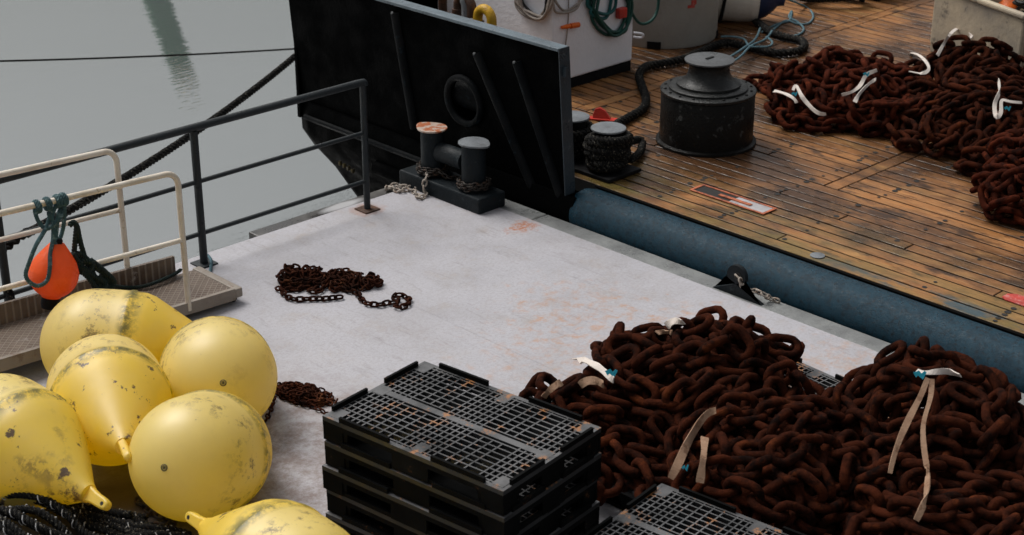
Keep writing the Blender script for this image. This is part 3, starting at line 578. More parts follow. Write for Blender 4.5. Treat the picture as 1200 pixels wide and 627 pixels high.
# bollard
bo = empty('double_bollard', (8.65,9.62,0), 'dark steel double bollard with crossbar on the pontoon corner', 'bollard')
MB().box((8.50,9.14,-.004),(8.80,10.13,.13)).build('base', M['bollard_dark'], bo, bevel=.015)
for y, mt in ((9.86,'bollard_top_rust'),(9.36,'bollard_top')):
    MB().lathe([(.10,.131),(.10,.52)], 28, Matrix.Translation((8.65,y,0))).build('post', M['bollard_dark'], bo, 40)
    s_ = 1 if y > 9.6 else -1; P = []
    for a in np.linspace(0,2*math.pi,28,endpoint=False):
        c, sn = math.cos(a), math.sin(a); k = 1+.35*max(0, sn*s_)**4; P.append((8.65+.125*c, y+.125*sn*k))
    MB().prism(P, .521, .536).build('head_plate', M[mt], bo, bevel=.003)
MB().tube([(8.65,9.46,.345),(8.65,9.76,.345)], .082, 24).build('crossbar', M['bollard_dark'], bo, 50)
# lug plate with chain on the edge
lg = empty('chain_lug', (8.80,6.7,0), 'black triangular lug plate with chain on the pontoon edge', 'lug plate')
n_ = 16; ring = [(6.72+.085*math.cos(a), .15+.085*math.sin(a)) for a in np.linspace(-.3,math.pi+.3,n_)]
out = [(6.48,.0)]+ring+[(6.93,.0)]; vs = [(8.765,y,z-.004) for y,z in out]+[(8.80,y,z-.004) for y,z in out]; n2 = len(out)
MB().add(vs, [tuple(range(n2))[::-1], tuple(range(n2,2*n2))]+[(i,(i+1)%n2,n2+(i+1)%n2,n2+i) for i in range(n2)]).build('plate', M['bollard_dark'], lg)
MB().lathe([(.032,0),(.032,.006),(.001,.006)], 16, Matrix.Translation((8.764,6.70,.15)) @ rot(math.pi,0)).build('eye', M['hole'], lg)
# ------------------------------------------------------------------ chains
def link_mesh(L, Wd, d, ns=7, seg=8):                # one oval link, long side on x, lying in xy
    r = d/2; R = Wd/2-r; hs = L/2-r-R; P = []
    for a in np.linspace(-math.pi/2, math.pi/2, ns): P.append((hs+R*math.cos(a), R*math.sin(a), 0))
    for a in np.linspace(math.pi/2, 1.5*math.pi, ns): P.append((-hs+R*math.cos(a), R*math.sin(a), 0))
    return MB().tube(P, r, seg, True)
def settle(P, brk, pitch, rad, hf, iters=140, g=.012, bend=1.25):
    P = P.copy(); n = len(P); i = np.arange(n-1); ok = ~np.isin(i, brk); I = i[ok]; ev, od = I[I % 2 == 0], I[I % 2 == 1]
    i2 = np.arange(n-2); I2 = i2[~(np.isin(i2, brk)|np.isin(i2+1, brk))]
    near = np.abs(np.subtract.outer(np.arange(n), np.arange(n))) <= 2; tri = np.triu(~near, 3)
    for it in range(iters):
        P[:, 2] -= g*(1-it/iters)
        for _ in range(2):
            for J in (ev, od):
                d = P[J+1]-P[J]; l = np.linalg.norm(d, axis=1)[:, None]+1e-9; c = d*(.5*(l-pitch)/l); P[J] += c; P[J+1] -= c
            d = P[I2+2]-P[I2]; l = np.linalg.norm(d, axis=1)[:, None]+1e-9; c = d*(.25*np.minimum(l-bend*pitch, 0)/l); np.add.at(P, I2, c); np.add.at(P, I2+2, -c)
        Q = P.astype(np.float32); D2 = ((Q[:, None]-Q[None])**2).sum(-1); a, b = np.where((D2 < (2*rad)**2) & tri)
        if len(a):
            d = P[b]-P[a]; l = np.linalg.norm(d, axis=1)[:, None]+1e-6; c = d*(.32*(2*rad-l)/l); np.add.at(P, a, -c); np.add.at(P, b, c)
        P[:, 2] = np.maximum(P[:, 2], hf(P[:, 0], P[:, 1])+rad)
    return P
def wander(n, pitch, hf, inside, start, rg, turn=.35, lift=.1, layers=.35):
    p = np.array(start, float); th = rg.uniform(0, 6.28); om = 0; out = []
    for k in range(n):
        om = .75*om+rg.normal(0, turn); th += om*.6
        for t in range(12):
            q = p+pitch*.9*np.array([math.cos(th), math.sin(th)])
            if inside(*q): break
            th += .5*(1 if t < 1 else np.sign(om)+.2)
        p = q; out.append((p[0], p[1], hf(np.array([p[0]]), np.array([p[1]]))[0]+lift+layers*k/n))
    return np.array(out)
def link_frames(P, brk, rg, flat=45):
    n = len(P); T = np.zeros((n, 3)); st = 0; out = []
    for e_ in list(brk)+[n-1]:
        s = slice(st, e_+1); T[s] = np.gradient(P[s], axis=0) if e_-st >= 1 else [1, 0, 0]; st = e_+1
    T /= np.linalg.norm(T, axis=1)[:, None]+1e-9; ph = 0
    for k in range(n):
        t = Vector(T[k]); u = Vector((0,0,1)) if abs(t.z) < .93 else Vector((1,0,0)); s = t.cross(u).normalized(); u = s.cross(t); ph += rg.normal(0,.12)
        a = math.radians(flat if k % 2 else flat-90)+ph; nrm = u*math.cos(a)+s*math.sin(a); sd_ = nrm.cross(t)
        out.append(Matrix(((t.x,sd_.x,nrm.x,P[k][0]),(t.y,sd_.y,nrm.y,P[k][1]),(t.z,sd_.z,nrm.z,P[k][2]),(0,0,0,1))))
    return out
LINK = link_mesh(.242,.166,.052); LME = {}
def link_data(mat):
    if mat not in LME:
        o = LINK.build('chain_link', M[mat], None, True); LME[mat] = o.data; bpy.data.objects.remove(o)
    return LME[mat]
def heap(name, label, group, mat, P, brk, rg, hf, nobj=300):
    c = P.mean(0); e_ = empty(name, (c[0],c[1],max(0,P[:,2].min()-.08)), label, 'chain', group); Fm = link_frames(P, brk, rg)
    score = (P[:,2]-hf(P[:,0],P[:,1]))-.05*((P-CAM)@FW); order = np.argsort(-score); me = link_data(mat); rest = MB(); inv = Matrix.Translation(-wloc(e_))
    for j, k in enumerate(order):
        if j < nobj:
            o = bpy.data.objects.new('chain_link', me); COL.objects.link(o); o.parent = e_; o.matrix_local = inv @ Fm[k] @ Matrix.Diagonal((rg.uniform(.96,1.05), rg.uniform(.92,1.08), rg.uniform(.90,1.12), 1))
        else: rest.add([Fm[k] @ Vector(p) for p in LINK.v], LINK.f)
    if rest.v: tag(rest.build('buried_links', M[mat], e_, True), kind='stuff')
    return e_
def bumpf(x, y, cx, cy, rx, ry, h, p=2.0): 
    d = ((x-cx)/rx)**2+((y-cy)/ry)**2; return h*np.maximum(0, 1-d**(p/2))
PZT = .155                                           # top of the pallets under the near heaps
def H1(x, y):
    return np.maximum.reduce([PZT+0*x, PZT+bumpf(x,y,6.85,5.50,.60,.68,.22,1.6), PZT+bumpf(x,y,6.85,5.70,.40,.35,.17,1.5), PZT+bumpf(x,y,7.02,5.52,.40,.40,.30,1.3), PZT+bumpf(x,y,6.75,4.75,.75,.75,.16,2)])
def H2(x, y):
    return np.maximum.reduce([PZT+0*x, PZT+bumpf(x,y,7.45,4.30,.60,.68,.38,1.2), PZT+bumpf(x,y,7.05,3.95,.75,.8,.18,1.8), PZT+bumpf(x,y,7.45,3.75,.45,.6,.15,2)])
PITCH_L, RAD = .139, .062
rg = np.random.default_rng(11)
in1 = lambda x, y: ((x-6.88)/.80)**2+((y-5.1)/1.05)**2 < 1 and x > 6.05 and x < 7.36-max(0,5.55-y)*.7
in2 = lambda x, y: ((x-7.15)/.75)**2+((y-3.95)/.88)**2 < 1
def multi(spec, hf, rg_, **kw):
    Ps, brk, n = [], [], 0
    for cnt, start, ins, lift in spec:
        p = wander(cnt, PITCH_L, hf, ins, start, rg_, lift=lift, **kw); Ps.append(p); n += cnt; brk.append(n-1)
    return np.vstack(Ps), brk[:-1]
blob1 = lambda cx, cy, r1, r2: (lambda x, y: ((x-cx)/r1)**2+((y-cy)/r2)**2 < 1 and x > 6.1)
P1, b1 = multi([(210,(6.8,5.4),in1,.05),(84,(6.9,5.6),blob1(6.92,5.6,.42,.48),.2),(26,(6.85,5.7),blob1(6.85,5.7,.3,.3),.2),(22,(6.72,5.82),blob1(6.72,5.82,.2,.2),.1),(24,(7.05,5.5),blob1(7.05,5.5,.22,.22),.45),(130,(6.75,4.7),blob1(6.75,4.7,.62,.6),.2),(18,(7.12,5.45),blob1(7.12,5.48,.22,.22),.35),(46,(6.3,5.4),lambda x, y: ((x-6.25)/.3)**2+((y-5.45)/.5)**2 < 1 and x > 5.93,.1),(30,(6.3,5.5),lambda x, y: ((x-6.3)/.3)**2+((y-5.5)/.5)**2 < 1 and x > 5.93,.2)], H1, rg)
P1 = settle(P1, b1, PITCH_L, RAD, H1)
P2, b2 = multi([(230,(7.2,4.1),in2,.05),(72,(7.4,4.3),blob1(7.4,4.28,.4,.45),.3),(12,(7.45,4.33),blob1(7.47,4.35,.15,.15),.5),(120,(6.95,3.95),blob1(6.95,3.85,.6,.55),.2)], H2, rg)
P2 = settle(P2, b2, PITCH_L, RAD, H2)
heap('heavy_chain', 'heap of thick rusty chain on pallets beside the black pallet stack', 'heaps of heavy chain on the pontoon', 'chain_rust', P1, b1, rg, H1)
heap('heavy_chain', 'tallest heap of rusty chain tied with a long beige strap, at lower right', 'heaps of heavy chain on the pontoon', 'chain_rust', P2, b2, rg, H2)
# heaps on the ship's deck
def H3(x, y): return np.maximum.reduce([ZD+0*x, ZD+bumpf(x,y,12.45,8.3,.75,.75,.17,1.8), ZD+bumpf(x,y,12.2,8.7,.5,.5,.15,1.8)])
def H4(x, y): return np.maximum.reduce([ZD+0*x, ZD+bumpf(x,y,12.7,7.2,.9,.8,.24,1.8), ZD+bumpf(x,y,12.3,6.7,.5,.5,.12,1.8), ZD+bumpf(x,y,13.4,7.8,.42,.7,.25,2.2)])
HB = lambda x, y: np.maximum(H3(x,y), H4(x,y))
s3 = lambda x, y: ((x-12.45)/.75)**2+((y-8.3)/.72)**2 < 1
s4 = lambda x, y: ((x-12.8)/1.0)**2+((y-7.2)/.85)**2 < 1
s5 = lambda x, y: ((x-13.5)/.42)**2+((y-7.85)/.75)**2 < 1
tailp = [at(x,y,ZD+.09) for x,y in ((884,97),(897,93),(897,100),(910,101),(928,104),(945,100),(950,108))]
def strand(pts): return resample(spline(pts,8), PITCH_L)
P3, b3 = multi([(170,(12.5,8.3),s3,.05),(60,(12.5,8.35),blob1(12.6,8.3,.45,.45),.2)], HB, rg); t3 = strand(tailp); b3 = b3+[len(P3)-1]; P3 = np.vstack([P3, t3])
t3 = strand([at(x,y,ZD+.09) for x,y in ((905,92),(922,95),(938,90),(952,86),(965,92),(975,100))]); b3 = b3+[len(P3)-1]; P3 = np.vstack([P3, t3])
P3 = settle(P3, b3, PITCH_L, RAD, HB, 110)
P4, b4 = multi([(200,(12.8,7.3),s4,.05),(70,(12.35,6.75),lambda x, y: ((x-12.35)/.55)**2+((y-6.75)/.5)**2 < 1,.1),(60,(12.9,7.3),blob1(12.9,7.3,.6,.5),.25),(90,(13.5,7.9),s5,.1)], HB, rg); P4 = settle(P4, b4, PITCH_L, RAD, HB, 110)
heap('heavy_chain', 'red rusty chain heap with a tail trailing towards the capstan', 'heaps of heavy chain on the ship', 'chain_red', P3, b3, rg, HB)
heap('heavy_chain', 'dark rusty chain heap in front of the fish tub', 'heaps of heavy chain on the ship', 'chain_rust', P4, b4, rg, HB)
H6 = lambda x, y: np.maximum(ZD+0*x, ZD+bumpf(x,y,11.7,5.9,.8,.75,.22,2)); s6 = lambda x, y: ((x-11.75)/.85)**2+((y-5.95)/.75)**2 < 1 and 600+F*(x*RT[0]+y*RT[1])/(x*FW[0]+y*FW[1]+(ZD-5)*FW[2]) > 1172
P6, b6 = multi([(190,(12.0,5.7),s6,.05)], H6, rg); P6 = settle(P6, b6, PITCH_L, RAD, H6, 110)
heap('heavy_chain', 'small red rusty chain heap cut by the right edge of the photo', 'heaps of heavy chain on the ship', 'chain_red', P6, b6, rg, H6)
# ------------------------------------------------------------------ pallets
def make_pallet_meshes():
    top = MB(); L, Wd, z0, z1 = 1.2, .8, .118, .140
    def bar(x0,x1,y0,y1,a=z0,b=z1): top.box((x0,y0,a),(x1,y1,b))
    bw = .0085
    # long bars (along y, the 1.2 m side)
    xs = np.linspace(.045,.355,8)
    for s_ in (-1,1):
        for x in xs: bar(s_*x-bw/2, s_*x+bw/2, -.585, .585)
    bar(-.022,.022,-.585,.585, z0+.001, z1+.001)
    ys = [y for y in np.arange(-.555,.5551,.037)]
    def zone(y): return abs(y) < .13 or abs(y) > .37
    for i, y in enumerate(ys):
        if zone(y):
            for s_ in (-1,1): bar(min(s_*.0225,s_*.38), max(s_*.0225,s_*.38), y-bw/2, y+bw/2, z0-.0012, z1-.0012)
    for y in (-.31,-.25,-.19,.19,.25,.31):
        for s_ in (-1,1): bar(min(s_*.045,s_*.38), max(s_*.045,s_*.38), y-bw/2, y+bw/2, z0-.0012, z1-.0012)
    for s_ in (-1,1):
        bar(min(s_*.37,s_*.398), max(s_*.37,s_*.398), -.598,.598, z0-.002,z1+.0005); bar(-.37,.37, min(s_*.578,s_*.598), max(s_*.578,s_*.598), z0-.002,z1+.0005)
    for x in (-.33,0,.33):
        for y in (-.54,-.02,.54): top.box((x-.045,y-.035,z0-.0005),(x+.045,y+.035,z1+.0018)) if abs(x) > .1 or abs(y) > .1 else None
    lips = {}
    lip = MB().box((-.012,-.17,0),(.004,.17,.028)); lipx = MB().box((-.13,-.004,0),(.13,.012,.028))
    blk = MB().add([(-.06,-.07,.0),(.06,-.07,.0),(.06,.07,.0),(-.06,.07,.0),(-.07,-.085,.1165),(.07,-.085,.1165),(.07,.085,.1165),(-.07,.085,.1165)], [(0,3,2,1),(4,5,6,7),(0,1,5,4),(1,2,6,5),(2,3,7,6),(3,0,4,7)])
    skirt = MB()
    for s_ in (-1,1):
        a, b = sorted((s_*.398,s_*.380)); skirt.box((a,-.598,.088),(b,.598,.1155))
        for y0, y1 in ((-.598,-.46),(-.12,.12),(.46,.598)): skirt.box((a+.0015,y0,.0045),(b-.0015,y1,.0875))
        skirt.box((a+.006,-.4595,.0045),(b-.006,.4595,.028))
        a, b = sorted((s_*.598,s_*.580)); skirt.box((-.3795,a,.088),(.3795,b,.1155))
        for x0, x1 in ((-.3795,-.28),(-.09,.09),(.28,.3795)): skirt.box((x0,a+.0015,.0045),(x1,b-.0015,.0875))
        skirt.box((-.2795,a+.006,.0045),(.2795,b-.006,.028))
    run_ = MB().box((-.05,-.598,.002),(.05,.598,.022))
    out = {}
    for nm, mb, mt in (('deck_grid',top,'pallet'),('lip',lip,'pallet_body'),('end_lip',lipx,'pallet_body'),('block',blk,'pallet_body'),('skirt',skirt,'pallet_body'),('runner',run_,'pallet_body')):
        o = mb.build(nm, M[mt]); out[nm] = o.data; bpy.data.objects.remove(o)
    return out
PM = make_pallet_meshes()
def pallet(x, y, z, rz, label, group):
    e_ = empty('plastic_pallet', (x,y,z), label, 'pallet', group); e_.rotation_euler.z = rz
    def part(nm, loc=(0,0,0)):
        o = bpy.data.objects.new(nm, PM[nm]); COL.objects.link(o); o.parent = e_; o.location = loc; return o
    part('deck_grid'); part('skirt')
    for sx_ in (-.33,0,.33): part('runner', (sx_,0,-.0015))
    for sx_ in (-.325,0,.325):
        for sy in (-.51,0,.51): part('block', (sx_,sy,.021 if False else .0))
    for s_ in (-1,1):
        for sy in (-.31,.31): o = part('lip', (s_*.386 if s_ < 0 else .394, sy, .141))
        for sx_ in (-.2,.2): o = part('end_lip', (sx_, s_*.590-.004, .141))
    return e_
G1 = 'pallets in the tall stack'
c = np.mean([at(x,y,.87) for x,y in ((376,487),(590,578),(714,500),(488,422))], axis=0); a1 = math.atan2(4.89-6.09, 4.69-4.54)+math.pi/2
ordn = ['lowest','second lowest','third lowest','third from the top','second from the top','topmost']
for k in range(6):
    pallet(c[0]+random.uniform(-.009,.009), c[1]+random.uniform(-.009,.009), .003+k*.1440, a1+random.uniform(-.012,.012), f'black plastic pallet, {ordn[k]} of the tall stack beside the yellow buoys', G1)
q = at(775,563,.45); a2 = math.atan2(4.088-4.9, 5.958-5.854)+math.pi/2
u = np.array([math.cos(a2), math.sin(a2)]); vv = np.array([-math.sin(a2), math.cos(a2)]); c2 = q[:2]-u*.4-vv*.6
for k in range(3):
    pallet(c2[0]+random.uniform(-.005,.005), c2[1]+random.uniform(-.005,.005), .003+k*.144+.0, a2+random.uniform(-.006,.006), f"black plastic pallet, {['lowest','middle one','topmost'][k]} of the low stack at bottom centre", 'pallets in the low stack')
pallet(7.60,5.45,.003,-.06,'black plastic pallet under the chain heap, its back edge showing', 'pallets under the chain'); pallet(6.40,5.78,.003,.03,'black plastic pallet buried under the chain heap by the tall stack', 'pallets under the chain')
pallet(7.45,4.15,.003,.05,'black plastic pallet under the tallest chain heap at right edge', 'pallets under the chain'); pallet(6.62,4.35,.003,.0,'black plastic pallet buried under the front of the chain', 'pallets under the chain')
# ------------------------------------------------------------------ webbing slings on the chain
def onheap(px, py, P, off=.07, rad=.13):             # first point of the sight line that meets a link of that heap
    d = ray(px, py); best = None
    for t in np.arange(7, 19, .015):
        q = CAM+d*t; s = ((P-q)**2).sum(1).min()
        if s < rad**2 : best = q; break
        if q[2] < .16: best = q; break
    return best if best is not None else at(px, py, .3)
def sling(pts, P, wd, mat, label, group, nm='webbing_sling', flat=True):
    Q = spline([onheap(x,y,P) for x,y in pts], 6)
    Q = np.array([Q[max(0,i-2):i+3].mean(0) for i in range(len(Q))])-FW*.03; wd = wd*(.74+.14*np.sin(np.linspace(0,6,len(Q))+pts[0][0])+.05*np.sin(np.linspace(0,17,len(Q)))); tw = .8*np.sin(np.linspace(0,5,len(Q))+pts[0][1]); nr = np.array([-FW*math.cos(a_)+np.array([.3,.2,.5])*math.sin(a_) for a_ in tw])
    return tag(MB().ribbon(Q, nr, wd, .006).build(nm, M[mat], None), label, 'strap', group)
def tagm(px, py, P, label, s=.05):
    s *= .6; q = onheap(px,py,P,rad=.15)-FW*.04; B = np.array([.35,-.5,.2])
    tag(MB().ribbon([q-RT*s, q-RT*s*.3+UP*.012, q+RT*s*.4-UP*.008, q+RT*s+UP*.02], -FW, [s,s*.9,s*1.1,s*.5], .004).build('sling_tag', M['tag_cyan']), label, 'tag', 'cyan sling tags')
GS = 'webbing slings round the chain'
sling([(672,420),(690,424),(706,434),(721,447)], P1, .06, 'sling_white', 'short white sling loop at the left side of the chain heap', GS)
sling([(660,446),(645,456),(636,466)], P1, .05, 'sling_web', 'end of a beige sling hanging at the left foot of the chain', GS)
sling([(678,452),(688,446),(702,447),(708,452)], P1, .06, 'sling_web', 'beige sling round one link below the white loop', GS)
sling([(779,383),(790,376),(802,377)], P1, .06, 'sling_white', 'white sling band at the top of the chain heap', GS)
sling([(768,391),(778,388),(788,390)], P1, .04, 'sling_web', 'beige sling end just below the white band', GS)
sling([(840,480),(828,484),(815,500),(803,522),(793,545),(784,562)], P1, .058, 'sling_web', 'wide beige sling running down the chain to the low pallet stack', GS)
sling([(825,510),(824,530),(822,545),(819,568)], P1, .05, 'sling_web', 'narrow beige sling end beside the wide one', GS)
sling([(1072,434),(1082,437),(1098,435),(1112,435),(1126,440)], P2, .04, 'sling_white', 'pale sling knotted across the top of the tallest chain heap', GS)
sling([(1086,440),(1078,462),(1066,485),(1052,515),(1044,540),(1041,556)], P2, .04, 'sling_web', 'left leg of the long beige sling on the tallest heap', GS)
sling([(1090,441),(1089,465),(1080,495),(1081,525),(1085,555),(1082,585),(1070,612)], P2, .04, 'sling_web', 'right leg of the long beige sling on the tallest heap', GS)
tagm(716,437,P1,'cyan tag on the short white sling at left'); tagm(802,548,P1,'small cyan tag beside the wide beige sling',.025); tagm(1076,439,P2,'cyan tag at the knot on the tallest chain heap')
GD = 'white slings on the chain heaps aboard'
sling([(905,107),(918,110),(930,116),(933,122)], P3, .042, 'sling_white', 'white sling end lying left of the chain aboard', GD)
sling([(928,108),(932,100),(938,112),(946,122),(958,133),(968,134)], P3, .042, 'sling_white', 'white sling loop round the tail of the red chain', GD)
sling([(984,112),(998,108),(1008,100),(1014,88),(1029,82)], P3, .042, 'sling_white', 'upper white sling knot on the red chain heap', GD)
sling([(1000,122),(1006,110),(1018,98),(1027,93)], P3, .042, 'sling_white', 'lower white sling end on the red chain heap', GD)
sling([(1058,66),(1066,62),(1078,66),(1088,80),(1080,87),(1064,84)], P4, .042, 'sling_white', 'white sling loop between the two chain heaps aboard', GD)
sling([(1096,68),(1106,50),(1116,37),(1126,34),(1140,46)], P4, .042, 'sling_white', 'white sling bow in front of the fish tub', GD)
sling([(1168,92),(1170,108),(1164,122),(1166,138),(1172,132),(1172,118),(1182,120),(1198,121)], P4, .042, 'sling_white', 'white sling knotted over the dark chain at right', GD)
tagm(1014,88,P3,'cyan tag on the red chain heap aboard',.04); tagm(1179,128,P4,'blue tag on the dark chain at right edge',.04); tagm(930,111,P3,'cyan tag on the sling end by the capstan',.04)
# ------------------------------------------------------------------ smaller chains, each one mesh
def small_chain(name, P, brk, L, mat, label, rg_, group=None):
    lk = link_mesh(L, L*.68, L*.21, 5, 6); mb = MB()
    for Mx in link_frames(P, brk, rg_): mb.add([Mx @ Vector(p) for p in lk.v], lk.f)
    return tag(mb.build(name, M[mat], None, True), label, 'chain', group)
flat0 = lambda x, y: 0*x+.0
def wander2(n, pitch, ell, rg_, lift=.02):
    cx, cy, ra, rb, ang = ell; ca, sa = math.cos(ang), math.sin(ang)
    ins = lambda x, y: (((x-cx)*ca+(y-cy)*sa)/ra)**2+((-(x-cx)*sa+(y-cy)*ca)/rb)**2 < 1
    return wander(n, pitch, flat0, ins, (cx,cy), rg_, turn=.5, lift=lift, layers=.06)
AR = math.atan2(RT[1], RT[0])
q = at(383,334); pc = .046
Pc = wander2(230, pc, (q[0],q[1],.33,.13,AR), rg); tl = resample(spline([Pc[-1]*[1,1,0]+[0,0,.015]]+[at(x,y,.014) for x,y in ((415,341),(425,354),(440,358),(455,356),(466,355),(462,348),(470,347),(480,353),(470,361),(464,357))],8), pc)
lp = resample(spline([at(x,y,.014) for x,y in ((330,338),(334,347),(345,352),(360,351),(380,351),(398,349))],8), pc)
Pa = np.vstack([Pc, tl, lp]); ba = [len(Pc)-1, len(Pc)+len(tl)-1]; Pa = settle(Pa, ba, pc, .021, flat0, 90, .004)
small_chain('rusty_chain', Pa, ba, .077, 'small_rust', 'small tangled rusty chain lying alone on the grey deck', rg)
q = at(352,465); Pc = wander2(190, pc, (q[0],q[1],.24,.06,AR-.45), rg); tl = resample(spline([at(x,y,.014) for x,y in ((395,492),(378,482),(358,470),(340,456),(328,450),(322,462),(318,478),(312,492))],8), pc)
Pa = np.vstack([Pc, tl]); ba = [len(Pc)-1]; Pa = settle(Pa, ba, pc, .015, flat0, 80, .004)
small_chain('rusty_chain', Pa, ba, .056, 'small_rust', 'dark rusty chain between the round buoy and the pallets', rg)
bc = [(8.65+.125*math.cos(t), 9.36+.125*math.sin(t), .155+.018*t/6.28+.006*math.sin(5*t)) for t in np.linspace(0,2.9*6.28,400)]
small_chain('bollard_chain', resample(bc,.04), [], .066, 'chain_dark', 'dark chain wrapped round the foot of the nearer bollard post', rg)
bc = [(8.65+.125*math.cos(t), 9.86+.125*math.sin(t), .155+.018*t/6.28) for t in np.linspace(0,2.5*6.28,400)]+[tuple(p) for p in spline([(8.60,9.72,.20),(8.62,9.66,.16),(8.68,9.60,.15),(8.72,9.55,.15)],6)]
small_chain('bollard_chain', resample(bc,.04), [], .066, 'chain_dark', 'dark chain wrapped round the foot of the rusty topped post', rg)
pc2 = .046
pp = [(8.54,9.80,.17),(8.50,9.78,.15),(8.475,9.775,.10),(8.46,9.77,.04)]+[at(x,y,.018) for x,y in ((500,227),(492,232),(487,226),(478,222),(468,224),(458,220),(452,221),(463,217),(474,219),(484,217),(492,222),(499,219))]
small_chain('loose_chain', resample(spline(pp,8), pc2), [], .074, 'chain_pale', 'pale chain spilling from the bollard onto the grey deck', rg)
pp = [(8.757,6.70,.15),(8.755,6.66,.13)]+[tuple(atx(x,y,8.80)) for x,y in ((872,338),(885,341),(895,345))]+[tuple(at(x,y,.015)) for x,y in ((903,350),(910,352))]
small_chain('lug_chain', resample(spline(pp,8), .045), [], .07, 'chain_pale', 'short pale chain hanging from the triangular lug plate', rg)
# ------------------------------------------------------------------ yellow buoys
RB = .372
def bprof():
    P = [(RB*math.sin(a), -RB*math.cos(a)) for a in np.linspace(.02, math.pi/2, 18)]
    P += [(RB+.003,.08),(RB+.003,.19),(RB+.010,.207),(RB+.010,.225),(RB+.001,.24),(RB-.003,.30),(RB-.022,.36),(RB-.062,.43),(.235,.56),(.165,.68),(.105,.78),(.07,.84),(.055,.88)]
    return P
def make_buoy():
    b = MB().lathe(bprof(), 72).build('body', M['buoy'], None, 50); t = MB(); n = 18
    pts = [(.052,.868),(.044,.90),(.036,.95),(.034,1.02),(.028,1.055),(.012,1.07)]; out = pts+[(-x,z) for x,z in pts[::-1]]
    vs = [(x,-.024,z) for x,z in out]+[(x,.024,z) for x,z in out]; k = len(out)
    t.add(vs, [tuple(range(k)), tuple(range(k,2*k))[::-1]]+[(i,k+i,k+(i+1)%k,(i+1)%k) for i in range(k)])
    t = t.build('tail_tab', M['buoy'], None, 40, bevel=.012)
    e_ = MB().tube([(0,-.0255,1.03),(0,.0255,1.03)], .012, 14).build('tab_hole', M['hole'])
    p = MB().lathe([(.021,-.004),(.021,.003),(.016,.006),(.016,.0),(.008,.0),(.008,.004),(.001,.005)], 24, Matrix.Translation((0,0,-RB+.001)) @ Matrix.Rotation(math.pi,4,'X')).build('valve_plug', M['buoy_plug'], None, 40)
    return [b,t,e_,p]
paint('buoy_plug', (.22,.17,.045), (.05,.04,.02), .7, .5, 40, .5)
BP = make_buoy()
for o in BP: COL.objects.unlink(o)
def buoy(px, py, axis, label, roll=0, sc=.94):
    c = at(px, py, RB*sc); ax = Vector(axis).normalized(); e_ = empty('mooring_buoy', c, label, 'buoy', 'yellow mooring buoys')
    e_.rotation_euler = (ax.to_track_quat('Z','Y').to_matrix().to_4x4() @ Matrix.Rotation(roll,4,'Z')).to_euler()
    e_.scale = (sc,sc,sc)
    for o in BP:
        n = o.copy(); COL.objects.link(n); n.parent = e_; n.matrix_parent_inverse = Matrix.Identity(4)
    return e_
img = lambda r, u, f: RT*r+UZ*u+HD*f                 # a direction as right / up / away from the camera
buoy(114, 403, img(1,-.10,.02), 'yellow buoy with rusty brown stained cone lying against the gangway', .6)
buoy(125, 460, img(.36,.10,-1), 'yellow buoy with green algae band, its tail towards the camera', 2.0)
buoy(257, 442, img(-.26,-.40,1), 'round end of a scuffed pale yellow buoy beside the small chain', 1.0)
buoy(226, 537, img(.28,-.40,1), 'cleanest yellow buoy, round end with plug facing the camera, in the middle', 3.0)
buoy(2, 510, img(.74,-.06,-.66), 'yellow buoy with dark scabs at left edge, tail tab pointing at the rope heap', 4.0)
buoy(350, 688, img(-.67,-.06,.74), 'yellow buoy cut by the bottom edge, tail tab pointing left', 5.2)
# orange buoy hung on the handrail
Y = 9.05; top = aty(66,287,Y); cen = aty(63,321,Y); bot = aty(58,352,Y)
ob = empty('hanging_buoy', cen, 'bright orange teardrop buoy with black base hung on the gangway rail', 'buoy')
axis = Vector(top-bot).normalized(); Rm = axis.to_track_quat('Z','Y').to_matrix().to_4x4(); Ro = .158
prof = [(.06,-.155)]+[(Ro*math.sin(a), -Ro*math.cos(a)) for a in np.linspace(.45,1.75,16)]+[(.135,.085),(.10,.135),(.065,.18),(.045,.205),(.001,.21)]
MB().lathe(prof, 48, Rm).build('body', M['buoy_orange'], ob, 60, local=True)
MB().lathe([(.03,-.235),(.052,-.23),(.06,-.20),(.058,-.156),(.03,-.15)], 24, Rm).build('base_plug', M['black_rubber'], ob, 40, local=True)
MB().lathe([(.03,.205),(.032,.225),(.025,.235),(.001,.236)], 16, Rm).build('neck', M['black_rubber'], ob, 40, local=True)
rr = MB(); f_ = lambda x, y, d=0: aty(x, y, 9.105)-HD*d*.8
near = lambda x, y: cen+(aty(x,y,Y)-cen)-HD*.16
laid_rope(rr, spline([f_(60,244,.03)]+[f_(57,262,.05), near(50,276), near(42,296), near(38,310), near(43,319), near(53,323), near(63,316), near(66,300), f_(66,286,.19), f_(66,270,.08), f_(63,252,.05), f_(66,241,.03), f_(70,236,-.02), f_(72,240,-.04), f_(70,250,.05), f_(69,268,.08), top-HD*.03],8), .0145, .045)
for x0, s_ in ((43,4),(55,5),(67,6),(74,4)):           # turns round the rail
    zc = aty(x0,239-(x0-55)*.27,9.105); r_ = .034
    laid_rope(rr, [(zc[0]+.008*math.sin(a*.5), 9.105+r_*math.cos(a), zc[2]+r_*math.sin(a)) for a in np.linspace(0,s_*math.pi,40)], .0145, .045)
laid_rope(rr, spline([f_(42,244,.04),f_(46,255,.05),f_(54,264,.06),f_(62,262,.08),f_(74,250,.06),f_(77,243,.04)],8), .0145, .045)
laid_rope(rr, spline([f_(77,240,.04),f_(77,258,.06),f_(74,272,.06),f_(70,286,.14),top-HD*.02],8), .0145, .045)
laid_rope(rr, spline([f_(58,247,.04),f_(64,260,.05),f_(66,275,.10),top-HD*.03],8), .0145, .045)
tag(rr.build('lashing_rope', M['rope_teal'], None, True), 'teal rope tying the orange buoy to the handrail', 'rope')
